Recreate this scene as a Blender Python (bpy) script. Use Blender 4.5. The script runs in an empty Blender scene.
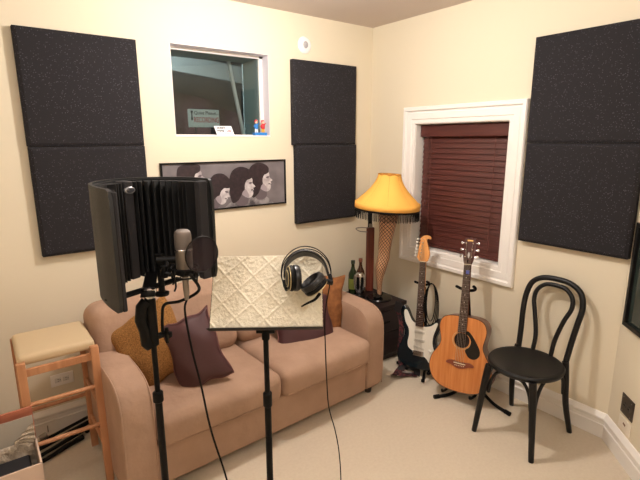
import bpy, bmesh, math, random
from math import sin, cos, pi, radians, sqrt, atan2
from mathutils import Vector, Matrix, Euler
random.seed(7)
scene = bpy.context.scene
COL = scene.collection
V = Vector

# ------------------------------------------------------------------ materials
def lin(c):
    return tuple((x/12.92 if x <= .04045 else ((x+.055)/1.055)**2.4) for x in (v/255 for v in c))
MATS = {}
def mat(name, rgb, rough=.6, metal=0., bump=None, vary=None, spec=.5, sheen=0., emit=None, trans=0., speckle=None, coat=0.):
    """rgb in sRGB 0-255; bump=(scale,strength); vary=(scale, rgb2, contrast)"""
    if name in MATS: return MATS[name]
    m = bpy.data.materials.new(name); m.use_nodes = True
    nt = m.node_tree; b = nt.nodes['Principled BSDF']
    col = lin(rgb)
    b.inputs['Base Color'].default_value = (*col, 1)
    b.inputs['Roughness'].default_value = rough
    b.inputs['Metallic'].default_value = metal
    b.inputs['Specular IOR Level'].default_value = spec
    b.inputs['Coat Weight'].default_value = coat
    b.inputs['Transmission Weight'].default_value = trans
    if sheen:
        b.inputs['Sheen Weight'].default_value = sheen
        b.inputs['Sheen Roughness'].default_value = .5
        b.inputs['Sheen Tint'].default_value = (*col, 1)
    tc = nt.nodes.new('ShaderNodeTexCoord')
    if vary:
        n = nt.nodes.new('ShaderNodeTexNoise'); n.inputs['Scale'].default_value = vary[0]; n.inputs['Detail'].default_value = 6
        nt.links.new(tc.outputs['Object'], n.inputs['Vector'])
        r = nt.nodes.new('ShaderNodeValToRGB'); k = vary[2]
        r.color_ramp.elements[0].position = .5-k; r.color_ramp.elements[1].position = .5+k
        r.color_ramp.elements[0].color = (*lin(vary[1]), 1); r.color_ramp.elements[1].color = (*col, 1)
        nt.links.new(n.outputs['Fac'], r.inputs['Fac']); nt.links.new(r.outputs['Color'], b.inputs['Base Color'])
    if speckle:
        n = nt.nodes.new('ShaderNodeTexVoronoi'); n.inputs['Scale'].default_value = speckle[0]
        nt.links.new(tc.outputs['Object'], n.inputs['Vector'])
        sep = nt.nodes.new('ShaderNodeSeparateColor'); nt.links.new(n.outputs['Color'], sep.inputs['Color'])
        gt = nt.nodes.new('ShaderNodeMath'); gt.operation = 'GREATER_THAN'; gt.inputs[1].default_value = speckle[2]
        nt.links.new(sep.outputs['Red'], gt.inputs[0])
        lt = nt.nodes.new('ShaderNodeMath'); lt.operation = 'LESS_THAN'; lt.inputs[1].default_value = .33
        nt.links.new(n.outputs['Distance'], lt.inputs[0])
        ml = nt.nodes.new('ShaderNodeMath'); ml.operation = 'MULTIPLY'
        nt.links.new(gt.outputs[0], ml.inputs[0]); nt.links.new(lt.outputs[0], ml.inputs[1])
        mx = nt.nodes.new('ShaderNodeMix'); mx.data_type = 'RGBA'
        mx.inputs[6].default_value = (*col, 1); mx.inputs[7].default_value = (*lin(speckle[1]), 1)
        nt.links.new(ml.outputs[0], mx.inputs[0]); nt.links.new(mx.outputs[2], b.inputs['Base Color'])
    if bump:
        n = nt.nodes.new('ShaderNodeTexNoise'); n.inputs['Scale'].default_value = bump[0]; n.inputs['Detail'].default_value = 5
        nt.links.new(tc.outputs['Object'], n.inputs['Vector'])
        bp = nt.nodes.new('ShaderNodeBump'); bp.inputs['Strength'].default_value = bump[1]
        bp.inputs['Distance'].default_value = bump[2] if len(bump) > 2 else .01
        nt.links.new(n.outputs['Fac'], bp.inputs['Height']); nt.links.new(bp.outputs['Normal'], b.inputs['Normal'])
    if emit:
        b.inputs['Emission Color'].default_value = (*lin(emit[0]), 1); b.inputs['Emission Strength'].default_value = emit[1]
    MATS[name] = m
    return m

def wood_mat(name, c1, c2, scale, rough=.45, axis='X', coat=0., dist=6):
    if name in MATS: return MATS[name]
    m = mat(name, c1, rough, coat=coat)
    nt = m.node_tree; b = nt.nodes['Principled BSDF']
    tc = nt.nodes['Texture Coordinate']
    mp = nt.nodes.new('ShaderNodeMapping')
    s = [scale]*3; s['XYZ'.index(axis)] = scale*.06
    mp.inputs['Scale'].default_value = s
    n = nt.nodes.new('ShaderNodeTexNoise'); n.inputs['Scale'].default_value = 1; n.inputs['Detail'].default_value = 6; n.inputs['Distortion'].default_value = .3
    r = nt.nodes.new('ShaderNodeValToRGB'); r.color_ramp.elements[0].position = .35; r.color_ramp.elements[1].position = .65
    r.color_ramp.elements[0].color = (*lin(c2), 1); r.color_ramp.elements[1].color = (*lin(c1), 1)
    nt.links.new(tc.outputs['Object'], mp.inputs['Vector']); nt.links.new(mp.outputs[0], n.inputs['Vector'])
    nt.links.new(n.outputs['Fac'], r.inputs['Fac']); nt.links.new(r.outputs['Color'], b.inputs['Base Color'])
    return m

def glass_mat(name, tint, refl):
    m = bpy.data.materials.new(name); m.use_nodes = True; nt = m.node_tree
    nt.nodes.clear()
    o = nt.nodes.new('ShaderNodeOutputMaterial'); mx = nt.nodes.new('ShaderNodeMixShader')
    t = nt.nodes.new('ShaderNodeBsdfTransparent'); t.inputs[0].default_value = (*lin(tint), 1)
    g = nt.nodes.new('ShaderNodeBsdfGlossy'); g.inputs['Roughness'].default_value = .02
    f = nt.nodes.new('ShaderNodeFresnel'); f.inputs['IOR'].default_value = refl
    nt.links.new(f.outputs[0], mx.inputs[0]); nt.links.new(t.outputs[0], mx.inputs[1]); nt.links.new(g.outputs[0], mx.inputs[2])
    nt.links.new(mx.outputs[0], o.inputs[0])
    MATS[name] = m
    return m

WALL = mat('wall_paint', (222, 211, 189), .75, bump=(180, .08, .002), spec=.25)
CEIL = mat('ceiling_paint', (208, 196, 189), .9, spec=.2)
CARPET = mat('carpet', (216, 203, 184), .95, bump=(260, .5, .005), vary=(60, (207, 193, 173), .3), spec=.1, sheen=.2)
TRIM = mat('white_trim', (238, 234, 230), .4)
FOAM = mat('speckled_fabric', (43, 41, 44), .95, speckle=(190, (92, 92, 100), .86), bump=(300, .35, .002), spec=.15)
SOFA = mat('sofa_suede', (174, 144, 124), .9, bump=(11, .5, .02), vary=(6, (158, 129, 110), .22), spec=.15, sheen=.35)
MUST = mat('mustard_tweed', (170, 124, 74), .95, bump=(220, .8, .004), vary=(190, (108, 74, 42), .2), spec=.1, sheen=.2)
RUST = mat('rust_velvet', (150, 100, 62), .85, bump=(25, .5, .01), vary=(26, (104, 64, 38), .25), spec=.15, sheen=.4)
MAROON = mat('maroon_leatherette', (70, 40, 43), .5, bump=(14, .25, .01), spec=.45)
MARP = mat('maroon_piping', (120, 76, 74), .6)
BLKW = mat('black_painted_wood', (14, 13, 15), .42, spec=.35)
BLKM = mat('black_metal', (7, 7, 8), .5, spec=.2)
BLKP = mat('black_plastic', (7, 7, 8), .5, spec=.2)
RUBBER = mat('black_rubber', (9, 9, 10), .8, spec=.2)
CHROME = mat('chrome', (215, 215, 218), .2, metal=1.)
NICKEL = mat('satin_nickel', (150, 142, 136), .38, metal=.85)
NICKELG = mat('nickel_mesh', (126, 116, 110), .5, metal=.6, bump=(600, .8, .002))
TABLEW = wood_mat('espresso_wood', (38, 24, 25), (26, 16, 18), 30, .45, 'X')
PINK = mat('pale_card', (206, 182, 166), .8)

# ------------------------------------------------------------------ mesh builder
def catmull(pts, n=8, closed=False):
    pts = [V(p) for p in pts]; out = []
    N = len(pts)
    rng = N if closed else N-1
    for i in range(rng):
        if closed: p0, p1, p2, p3 = pts[(i-1) % N], pts[i], pts[(i+1) % N], pts[(i+2) % N]
        else:
            p1, p2 = pts[i], pts[i+1]
            p0 = pts[i-1] if i else p1*2-p2
            p3 = pts[i+2] if i+2 < N else p2*2-p1
        for k in range(n):
            t = k/n
            out.append(.5*((2*p1)+(p2-p0)*t+(2*p0-5*p1+4*p2-p3)*t*t+(3*p1-p0-3*p2+p3)*t**3))
    if not closed: out.append(pts[-1])
    return out

class MB:
    def __init__(s, M=None): s.bm = bmesh.new(); s.M = M or Matrix()
    def _t(s, vs, M):
        M = s.M @ M if M is not None else s.M
        for v in vs: v.co = M @ v.co
    def box(s, c, size, rot=None, M=None):
        r = bmesh.ops.create_cube(s.bm, size=1)
        T = Matrix.Translation(c) @ (Euler(rot).to_matrix().to_4x4() if rot else Matrix()) @ Matrix.Diagonal((*size, 1))
        s._t(r['verts'], (M @ T) if M is not None else T); return s
    def b2(s, a, b):
        a, b = V(a), V(b); return s.box((a+b)/2, [abs(x) for x in (b-a)])
    def beam(s, p0, p1, w, d, up=(0, 0, 1)):
        p0, p1 = V(p0), V(p1); z = (p1-p0); L = z.length; z.normalize()
        x = V(up).cross(z)
        if x.length < 1e-4: x = V((1, 0, 0)).cross(z)
        x.normalize(); y = z.cross(x)
        R = Matrix((x, y, z)).transposed().to_4x4()
        r = bmesh.ops.create_cube(s.bm, size=1)
        s._t(r['verts'], Matrix.Translation((p0+p1)/2) @ R @ Matrix.Diagonal((w, d, L, 1))); return s
    def tube(s, pts, r, n=10, closed=False, cap=True, flat=None):
        """r: number or list; flat=(rx,ry) gives an elliptical section"""
        pts = [V(p) for p in pts]; N = len(pts)
        rs = r if isinstance(r, (list, tuple)) else [r]*N
        if len(rs) != N: rs = [rs[min(len(rs)-1, int(i*(len(rs)-1)/(N-1)))] + (rs[min(len(rs)-1, int(i*(len(rs)-1)/(N-1))+1)]-rs[int(i*(len(rs)-1)/(N-1))])*((i*(len(rs)-1)/(N-1)) % 1) for i in range(N)]
        rings = []; prev = None
        for i in range(N):
            if closed: t = pts[(i+1) % N]-pts[i-1]
            else: t = pts[min(i+1, N-1)]-pts[max(i-1, 0)]
            if t.length < 1e-9: t = V((0, 0, 1))
            t.normalize()
            if prev is None:
                a = V((0, 0, 1)) if abs(t.z) < .9 else V((1, 0, 0))
                x = (a-t*a.dot(t)).normalized()
            else:
                x = prev-t*prev.dot(t)
                x = x.normalized() if x.length > 1e-6 else prev
            prev = x; y = t.cross(x); ring = []
            for k in range(n):
                a = 2*pi*k/n
                fx, fy = flat if flat else (1, 1)
                ring.append(s.bm.verts.new(s.M @ (pts[i]+(x*cos(a)*fx+y*sin(a)*fy)*rs[i])))
            rings.append(ring)
        M = N if closed else N-1
        for i in range(M):
            A, B = rings[i], rings[(i+1) % N]
            for k in range(n): s.bm.faces.new((A[k], A[(k+1) % n], B[(k+1) % n], B[k]))
        if cap and not closed:
            s.bm.faces.new(rings[0][::-1]); s.bm.faces.new(rings[-1])
        return s
    def cyl(s, p0, p1, r0, r1=None, n=20):
        return s.tube([p0, p1], [r0, r0 if r1 is None else r1], n)
    def lathe(s, prof, n=32, M=None, cap=True, arc=None):
        """prof = [(r,z)...] about z"""
        M = s.M @ M if M is not None else s.M
        rings = []
        for r, z in prof:
            rings.append([s.bm.verts.new(M @ V((r*cos(2*pi*k/n), r*sin(2*pi*k/n), z))) for k in range(n)])
        for A, B in zip(rings, rings[1:]):
            for k in range(n): s.bm.faces.new((A[k], A[(k+1) % n], B[(k+1) % n], B[k]))
        if cap:
            if prof[0][0] > 1e-5: s.bm.faces.new(rings[0][::-1])
            if prof[-1][0] > 1e-5: s.bm.faces.new(rings[-1])
        return s
    def prism(s, outline, z0, z1, M=None, holes=None):
        """outline of (x,y), extruded z0..z1"""
        M = s.M @ M if M is not None else s.M
        a = [s.bm.verts.new(M @ V((x, y, z0))) for x, y in outline]
        b = [s.bm.verts.new(M @ V((x, y, z1))) for x, y in outline]
        n = len(a)
        s.bm.faces.new(a[::-1]); s.bm.faces.new(b)
        for k in range(n): s.bm.faces.new((a[k], a[(k+1) % n], b[(k+1) % n], b[k]))
        return s
    def rbox(s, c, size, r, puff=(0, 0, 0), seg=4, div=6, M=None, rot=None):
        """rounded box, optionally puffed out on each axis"""
        h = [x/2 for x in size]; r = min(r, min(h)*.98)
        def ax(H):
            L = [-H+r*(1-cos(pi/2*k/seg)) for k in range(seg)]
            inner = [-(H-r)+2*(H-r)*k/div for k in range(div+1)]
            return L+inner+[-x for x in L[::-1]]
        T = Matrix.Translation(c) @ (Euler(rot).to_matrix().to_4x4() if rot else Matrix())
        T = s.M @ (M @ T if M is not None else T)
        A = [ax(x) for x in h]; cache = {}
        def vert(p):
            k = tuple(round(x, 5) for x in p)
            if k in cache: return cache[k]
            q = V(p); cc = V([max(-(h[i]-r), min(h[i]-r, q[i])) for i in range(3)]); d = q-cc
            if d.length > 1e-9: q = cc+d.normalized()*r
            f = [1-(q[i]/h[i])**2 for i in range(3)]; f = [max(0, x) for x in f]
            sg = [1 if q[i] > 0 else -1 for i in range(3)]
            q2 = V((q.x+sg[0]*puff[0]*f[1]*f[2]*abs(q.x/h[0]), q.y+sg[1]*puff[1]*f[0]*f[2]*abs(q.y/h[1]), q.z+sg[2]*puff[2]*f[0]*f[1]*abs(q.z/h[2])))
            v = s.bm.verts.new(T @ q2); cache[k] = v; return v
        for a in range(3):
            u, w = (a+1) % 3, (a+2) % 3
            for sg in (-1, 1):
                for i in range(len(A[u])-1):
                    for j in range(len(A[w])-1):
                        P = []
                        for (ii, jj) in ((i, j), (i+1, j), (i+1, j+1), (i, j+1)):
                            p = [0, 0, 0]; p[a] = sg*h[a]; p[u] = A[u][ii]; p[w] = A[w][jj]; P.append(vert(p))
                        if sg < 0: P = P[::-1]
                        P2 = []
                        for x in P:
                            if x not in P2: P2.append(x)
                        if len(P2) > 2:
                            try: s.bm.faces.new(P2)
                            except ValueError: pass
        return s
    def done(s, name, m, parent=None, smooth=True, bevel=None, subsurf=0, ang=40):
        bmesh.ops.recalc_face_normals(s.bm, faces=s.bm.faces[:])
        me = bpy.data.meshes.new(name); s.bm.to_mesh(me); s.bm.free()
        o = bpy.data.objects.new(name, me); COL.objects.link(o)
        if m: me.materials.append(m)
        if parent: o.parent = parent
        if bevel:
            b = o.modifiers.new('b', 'BEVEL'); b.width = bevel; b.segments = 2; b.limit_method = 'ANGLE'; b.angle_limit = radians(40)
        if subsurf:
            b = o.modifiers.new('s', 'SUBSURF'); b.levels = b.render_levels = subsurf
        if smooth:
            for p in me.polygons: p.use_smooth = True
            me.set_sharp_from_angle(angle=radians(ang))
        return o

def thing(name, label, cat, loc=(0, 0, 0), rotz=0, group=None, M=None):
    o = bpy.data.objects.new(name, None); COL.objects.link(o)
    o.empty_display_size = .05
    if M is not None: o.matrix_world = M
    else: o.location = loc; o.rotation_euler = (0, 0, rotz)
    return tag(o, label, cat, group)
def tag(o, label, cat, group=None):
    o['label'] = label; o['category'] = cat
    if group: o['group'] = group
    return o
def struct(o): o['kind'] = 'structure'; return o
def lab(o, s): o['label'] = s; return o
def grid(name, m, f, nu, nv, parent=None, closed_u=False, smooth=True, solid=None):
    bm = bmesh.new(); R = []
    for j in range(nv+1):
        R.append([bm.verts.new(f(i/nu, j/nv)) for i in range(nu if closed_u else nu+1)])
    for j in range(nv):
        for i in range(nu):
            i2 = (i+1) % nu if closed_u else i+1
            bm.faces.new((R[j][i], R[j][i2], R[j+1][i2], R[j+1][i]))
    me = bpy.data.meshes.new(name); bm.to_mesh(me); bm.free()
    if smooth:
        for p in me.polygons: p.use_smooth = True
    me.materials.append(m)
    o = bpy.data.objects.new(name, me); COL.objects.link(o)
    if parent: o.parent = parent
    if solid:
        md = o.modifiers.new('t', 'SOLIDIFY'); md.thickness = solid; md.offset = 0
    return o
def text(s, size, m, M, parent, name='lettering', ext=.0005, align='CENTER', sx=1.):
    cu = bpy.data.curves.new(name, 'FONT'); cu.body = s; cu.size = size; cu.extrude = ext
    cu.align_x = align; cu.align_y = 'CENTER'; cu.offset = size*(.035 if size < .025 else .012)
    o = bpy.data.objects.new(name, cu); COL.objects.link(o)
    dg = bpy.context.evaluated_depsgraph_get()
    me = bpy.data.meshes.new_from_object(o.evaluated_get(dg))
    bpy.data.objects.remove(o)
    me.transform(M @ Matrix.Diagonal((sx, 1, 1, 1))); me.materials.clear(); me.materials.append(m)
    o = bpy.data.objects.new(name, me); COL.objects.link(o); o.parent = parent
    return o
def frame(o, x, y, z):
    """matrix from origin and three axes"""
    return Matrix.Translation(o) @ Matrix((V(x), V(y), V(z))).transposed().to_4x4()

# ------------------------------------------------------------------ camera
CAM = V((-2.7778, -2.9507, 1.725)); yaw, pitch, roll, foc = .923883, .214691, -.003335, 458.56
F_ = V((cos(yaw)*cos(pitch), sin(yaw)*cos(pitch), -sin(pitch)))
R_ = V((sin(yaw), -cos(yaw), 0)); U_ = R_.cross(F_)
Rr = R_*cos(roll)+U_*sin(roll); Ur = -R_*sin(roll)+U_*cos(roll)
cd = bpy.data.cameras.new('camera'); cam = bpy.data.objects.new('camera', cd); COL.objects.link(cam)
cam.matrix_world = frame(CAM, Rr, Ur, -F_)
cd.sensor_width = 36; cd.lens = foc/640*36; cd.clip_start = .05
scene.camera = cam
# two world directions used to orient the lamp and the stands
AWAY = V((0.5889, 0.7796, -0.2130)); ACROSS = V((0.7979, -0.6027, 0.0000))

# ------------------------------------------------------------------ room
H = 2.617; YC = -2.048
poly = [(0, 0), (0, YC), (-1.1, YC-1.1), (-1.1, -4.4), (-4.3, -4.4), (-4.3, 0)]
struct(MB().prism(poly[::-1], -.1, 0).done('floor', CARPET, smooth=False))
struct(MB().prism(poly[::-1], H, H+.1).done('ceiling', CEIL, smooth=False))
# back wall (y=0) with the studio window opening
wx0, wx1, wz0, wz1 = -1.70, -1.00, 1.752, 2.312
w = MB(); T = .34
w.b2((-4.3, 0, 0), (wx0, T, H)); w.b2((wx1, 0, 0), (.3, T, H)); w.b2((wx0, 0, 0), (wx1, T, wz0)); w.b2((wx0, 0, wz1), (wx1, T, H))
struct(w.done('wall_back', WALL, smooth=False))
# right wall (x=0) with the blind window opening
by0, by1, bz0, bz1 = -.503, -1.283, .885, 1.842
w = MB(); T = .15
w.b2((0, 0, 0), (T, by0, H)); w.b2((0, by1, 0), (T, YC-.1, H)); w.b2((0, by0, 0), (T, by1, bz0)); w.b2((0, by0, bz1), (T, by1, H))
struct(w.done('wall_right', WALL, smooth=False))
q = sqrt(.5)
MC = frame((0, YC, 0), (-q, -q, 0), (q, -q, 0), (0, 0, 1))   # s along wall, +y into the wall
MC.col[2][:3] = (0, 0, 1)
struct(MB(MC).b2((0, 0, 0), (1.56, .1, H)).done('wall_corner', WALL, smooth=False))
struct(MB().b2((-1.1, YC-1.1, 0), (-1.0, -4.4, H)).done('wall_side', WALL, smooth=False))
struct(MB().b2((-4.3, -4.5, 0), (-1.0, -4.4, H)).done('wall_front', WALL, smooth=False))
struct(MB().b2((-4.4, -4.5, 0), (-4.3, .3, H)).done('wall_left', WALL, smooth=False))
BP = [(0, 0), (.014, 0), (.014, .075), (.019, .079), (.019, .086), (.014, .09), (.014, .112), (.024, .122), (.024, .132), (.016, .142), (.010, .150), (.006, .156), (0, .158)]
def baseboard(name, p0, p1, nrm):
    p0, p1, nrm = V((*p0, 0)), V((*p1, 0)), V((*nrm, 0)); L = (p1-p0).length
    b = MB(frame(p0, nrm, (0, 0, 1), (p1-p0).normalized())); b.prism(BP, 0, L)
    return struct(b.done(name, TRIM, ang=25))
baseboard('baseboard_back', (-4.3, 0), (-.024, 0), (0, -1))
baseboard('baseboard_right', (0, -.0), (0, YC-.006), (-1, 0))
baseboard('baseboard_corner', (-.0, YC), (-1.1, YC-1.1), (-q, q))

# ---- studio window in back wall: reveal, frame, double glazing, dark booth behind
REV = mat('window_reveal', (218, 214, 222), .6)
GREYG = mat('jamb_grey_green', (176, 190, 186), .6)
win = struct(bpy.data.objects.new('window_1', None)); COL.objects.link(win); win.location = (-1.35, 0, 1.75)
MW = Matrix.Translation((1.35, 0, -1.75))
m = MB(MW); fy0, fy1 = .085, .115; ft = .028
m.b2((wx0, fy0, wz0), (wx0+.012, fy1, wz1)); m.b2((wx1-ft, fy0, wz0), (wx1, fy1, wz1)); m.b2((wx0, fy0, wz1-.02), (wx1, fy1, wz1)); m.b2((wx0, fy0, wz0), (wx1, fy1, wz0+.012))
m.done('window_frame', TRIM, win, bevel=.002)
m = MB(MW); e = .003
m.b2((wx1-e, 0.001, wz0), (wx1, fy0, wz1)); m.b2((wx0, .001, wz0), (wx0+e, fy0, wz1)); m.b2((wx0, .001, wz1-e), (wx1, fy0, wz1))
m.done('reveal', REV, win, smooth=False)
m = MB(MW); m.b2((wx0, -.004, wz0-.004), (wx1, fy0, wz0+.006)); m.done('window_sill', TRIM, win, bevel=.002)
m = MB(MW); m.b2((wx0+.012, .1, wz0+.01), (wx1-ft, .104, wz1-.02)); m.done('glass_pane', glass_mat('front_glass', (214, 220, 220), 1.5), win, smooth=False)
m = MB(MW)
m.b2((wx1-.03, fy1, wz0), (wx1, .34, wz1)); m.b2((wx0, fy1, wz0), (wx0+.012, .34, wz1)); m.b2((wx0, fy1, wz1-.02), (wx1, .34, wz1)); m.b2((wx0, fy1, wz0), (wx1, .34, wz0+.006))
m.done('jamb_lining', GREYG, win, smooth=False)
m = MB(MW); m.beam((-1.055, .30, wz0+.006), (-1.16, .30, wz1-.02), .02, .02, (0, 1, 0)); m.done('mullion', TRIM, win)
m = MB(MW); m.b2((wx0+.01, .32, wz0), (-1.03, .325, wz1)); m.done('glass_pane', glass_mat('rear_glass', (216, 220, 220), 1.5), win, smooth=False)
# control booth beyond the glass
BOOTH = mat('booth_paint', (84, 90, 96), .8); BOOTHC = mat('booth_ceiling', (150, 156, 158), .8); BEAM = mat('booth_beam', (176, 184, 184), .7)
struct(MB().b2((-3.2, 2.4, .2), (.8, 2.5, 3.2)).done('wall_booth_back', BOOTH, smooth=False))
struct(MB().b2((.6, .35, .2), (.7, 2.5, 3.2)).done('wall_booth_right', BOOTH, smooth=False))
struct(MB().b2((-3.2, .35, .2), (-3.1, 2.5, 3.2)).done('wall_booth_left', BOOTH, smooth=False))
struct(MB().b2((-3.2, .35, .1), (.7, 2.5, .2)).done('floor_booth', BOOTH, smooth=False))
struct(MB().b2((-3.2, .35, 2.95), (.7, 2.5, 3.05)).done('ceiling_booth', BOOTHC, smooth=False))
struct(MB().beam((-1.9, 1.45, 2.80), (.6, 1.25, 2.50), .10, .10).done('trim_1', BEAM, smooth=False))
struct(MB().beam((-2.6, 1.7, 2.62), (.6, 1.5, 2.28), .03, .16).done('trim_2', BEAM, smooth=False))
t = thing('maroon_sheet', 'dark maroon arched curtain behind the studio window glass', 'sheet', (-.95, 2.05, .2))
grid('wavy_sheet', mat('sheet_maroon', (92, 58, 66), .9), lambda u, v: V((-1.3+u*2.4, .05*sin(u*34), 2.05*v-.35*v*(2*u-.9)**2)), 90, 4, t, solid=.01)  # wavy maroon sheet with an arched top edge

# ---- blind window in right wall
win = struct(bpy.data.objects.new('window_2', None)); COL.objects.link(win); win.location = (0, -.89, .76)
MW = Matrix.Translation((0, .89, -.76))
ty0, ty1, tz0, tz1 = -.392, -1.402, .762, 1.968
# mitred casing, profile swept round the opening
m = MB(MW)
prof = [(0, 0), (0, .012), (.018, .016), (.022, .022), (.055, .022), (.06, .016), (.085, .018), (.092, .030), (.103, .030), (.108, .024), (1, .0)]
def cas(a, off):  # inner corner + offset fraction toward outer corner
    inn = [(by0, bz0), (by0, bz1), (by1, bz1), (by1, bz0)][a]; out = [(ty0, tz0), (ty0, tz1), (ty1, tz1), (ty1, tz0)][a]
    return inn[0]+(out[0]-inn[0])*off, inn[1]+(out[1]-inn[1])*off
PR = [(0, 0), (0, .010), (.05, .014), (.25, .014), (.29, .020), (.62, .020), (.66, .014), (.72, .016), (.78, .030), (.95, .030), (1, .022), (1, 0)]
rings = []
for a in range(4):
    ring = []
    for off, hgt in PR:
        y, z = cas(a, off); ring.append(m.bm.verts.new(MW @ V((-hgt, y, z))))
    rings.append(ring)
for a in range(4):
    A, B = rings[a], rings[(a+1) % 4]
    for k in range(len(PR)-1): m.bm.faces.new((A[k], A[k+1], B[k+1], B[k]))
m.done('window_frame', TRIM, win, ang=20)
m = MB(MW); e = .004; D = .15
m.b2((0, by0, bz0), (D, by0-e, bz1)); m.b2((0, by1, bz0), (D, by1+e, bz1)); m.b2((0, by0, bz1), (D, by1, bz1-e)); m.b2((0, by0, bz0), (D, by1, bz0+e))
m.done('reveal', TRIM, win, smooth=False)
m = MB(MW); m.b2((.135, by0, bz0), (.14, by1, bz1)); m.done('glass_pane', mat('night_glass', (10, 10, 14), .05), win, smooth=False)
SLAT = wood_mat('mahogany_blind', (92, 46, 40), (74, 36, 31), 60, .38, 'Y')
t = thing('window_blind', 'dark red-brown wooden slatted blind lowered inside the white window frame', 'blind', (.08, -.89, bz0))
MT = Matrix.Translation((-.08, .89, -bz0))
sy0, sy1 = by0-.018, by1+.008
m = MB(MT); m.rbox((.045, (sy0+sy1)/2, bz1-.052), (.014, sy0-sy1+.008, .088), .006); m.b2((.05, sy0, bz1-.05), (.1, sy1, bz1-.012)); m.done('valance', SLAT, t)
m = MB(MT); ns = 21; zt = bz1-.115; zb = bz0+.055
for i in range(ns):  # closed slats
    z = zt+(zb-zt)*i/(ns-1)
    m.box((.08, (sy0+sy1)/2, z), (.0035, sy0-sy1, .05), (0, radians(16), 0))
m.done('slats', SLAT, t, smooth=False)
m = MB(MT); m.rbox((.08, (sy0+sy1)/2, bz0+.02), (.05, sy0-sy1, .02), .004); m.done('bottom_rail', SLAT, t)
CORD = mat('blind_cord', (96, 50, 42), .8)
for yy in (-.62, -1.16):
    MB(MT).tube([(.048, yy, bz1-.06), (.048, yy, bz0+.02)], .0022, 6).done('ladder_cord', CORD, t)
for (yy, z1) in ((-.575, 1.44), (-.60, 1.44), (-.59, 1.26)):
    c = MB(MT); c.tube([(.036, yy, bz1-.07), (.036, yy, z1)], .0014, 6); o = c.done('pull_cord', CORD, t)
    c = MB(MT @ Matrix.Translation((.036, yy, z1-.03))); c.lathe([(.002, .032), (.005, .026), (.009, .004), (.008, 0), (.001, -.002)], 12); c.done('tassel', SLAT, o)

# ---- acoustic panels
def panel(M, wd, ht, label):
    t = None
    th = .05; ch = .018
    m = MB(); a = [(-wd/2, 0), (wd/2, 0), (wd/2, ht), (-wd/2, ht)]; b = [(-wd/2+ch, ch), (wd/2-ch, ch), (wd/2-ch, ht-ch), (-wd/2+ch, ht-ch)]
    L = []
    for pts, y in ((a, 0), (a, -th+ch*.55), (b, -th)):
        L.append([m.bm.verts.new(V((x, y, z))) for x, z in pts])
    m.bm.faces.new(L[0]); m.bm.faces.new(L[2][::-1])
    for A, B in zip(L, L[1:]):
        for k in range(4): m.bm.faces.new((A[k], A[(k+1) % 4], B[(k+1) % 4], B[k]))
    o = m.done('sound_absorber', FOAM, None, smooth=False, bevel=.003); o.matrix_world = M
    tag(o, label, 'acoustic panel', 'dark sound absorbers on the walls'); return o
def MA(x, z): return Matrix.Translation((x, 0, z))
def MBr(y, z): return frame((0, y, z), (0, -1, 0), (1, 0, 0), (0, 0, 1))
panel(MA(-2.216, 1.695), .606, .602, 'upper dark grey acoustic panel left of the studio window')
panel(MA(-2.214, 1.090), .606, .604, 'lower dark grey acoustic panel at the left, partly behind the mic shield')
panel(MA(-.514, 1.688), .612, .610, 'upper speckled dark grey acoustic panel between the studio window and the room corner')
panel(MA(-.500, 1.085), .602, .602, 'lower speckled dark grey acoustic panel between the framed picture and the leg lamp')
panel(MBr(-1.737, 1.703), .622, .604, 'upper speckled dark grey acoustic panel right of the window with the brown blind')
panel(MBr(-1.739, 1.094), .624, .608, 'lower speckled dark grey acoustic panel on the right wall above the black chair')

# ---- round wall sensor
t = thing('wall_sensor', 'small round white sensor on the back wall above the middle acoustic panels', 'sensor', (-.687, 0, 2.41))
M90 = Matrix.Rotation(pi/2, 4, 'X')
MB(M90).lathe([(.001, .014), (.03, .014), (.05, .010), (.058, .004), (.060, 0)][::-1], 36).done('plate', mat('white_plastic', (240, 238, 238), .4), t)
MB(M90 @ Matrix.Diagonal((.8, 1, 1, 1))).lathe([(.026, .012), (.024, .021), (.014, .027), (.001, .028)], 28).done('dome', mat('grey_plastic', (168, 164, 166), .4), t)

# ---- outlets
def outlet(M, label, cat, plate, face, wd, ht, kind):
    t = thing('wall_outlet', label, cat, M=M)
    MB().rbox((0, -.003, 0), (wd, .006, ht), .0028).done('cover_plate', plate, t)
    if kind == 'duplex_h':
        for sx in (-1, 1):
            o = MB(Matrix.Translation((sx*.021, -.006, 0))).rbox((0, -.001, 0), (.034, .003, .030), .0012).done('receptacle', face, t)
            m = MB(Matrix.Translation((sx*.021, -.008, 0)))
            m.box((0, -.0006, .006), (.010, .001, .0022)); m.box((0, -.0006, -.006), (.008, .001, .0022)); m.cyl((.010, 0, 0), (.010, -.0012, 0), .0025)
            m.done('slots', BLKP, o)
    elif kind == 'bronze':
        for sx in (-1, 1):
            o = MB(Matrix.Translation((sx*.022, -.006, 0))).lathe([(.017, 0), (.016, .003), (.001, .003)], 20, M=M90).done('receptacle', face, t)
            MB(Matrix.Translation((sx*.022, -.0095, 0))).box((0, 0, 0), (.012, .002, .006)).done('slots', BLKP, o)
        for sx in (-1, 1):
            for sz in (-1, 1): MB().cyl((sx*.04, -.006, sz*.04), (sx*.04, -.008, sz*.04), .003, n=10).done('screw', NICKEL, t)
    else:
        MB().rbox((.0, -.007, .006), (.022, .004, .010), .0015, rot=(0, .2, 0)).done('connector', mat('brown_connector', (120, 84, 62), .5), t)
    return t
outlet(Matrix.Translation((-2.50, 0, .325)), 'white double power outlet low on the back wall, behind the stool', 'outlet', TRIM, mat('outlet_grey', (214, 212, 208), .5), .122, .075, 'duplex_h')
def MCs(s, z): return MC @ Matrix.Translation((s, 0, z)) @ Matrix.Diagonal((1, 1, 1, 1))
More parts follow.
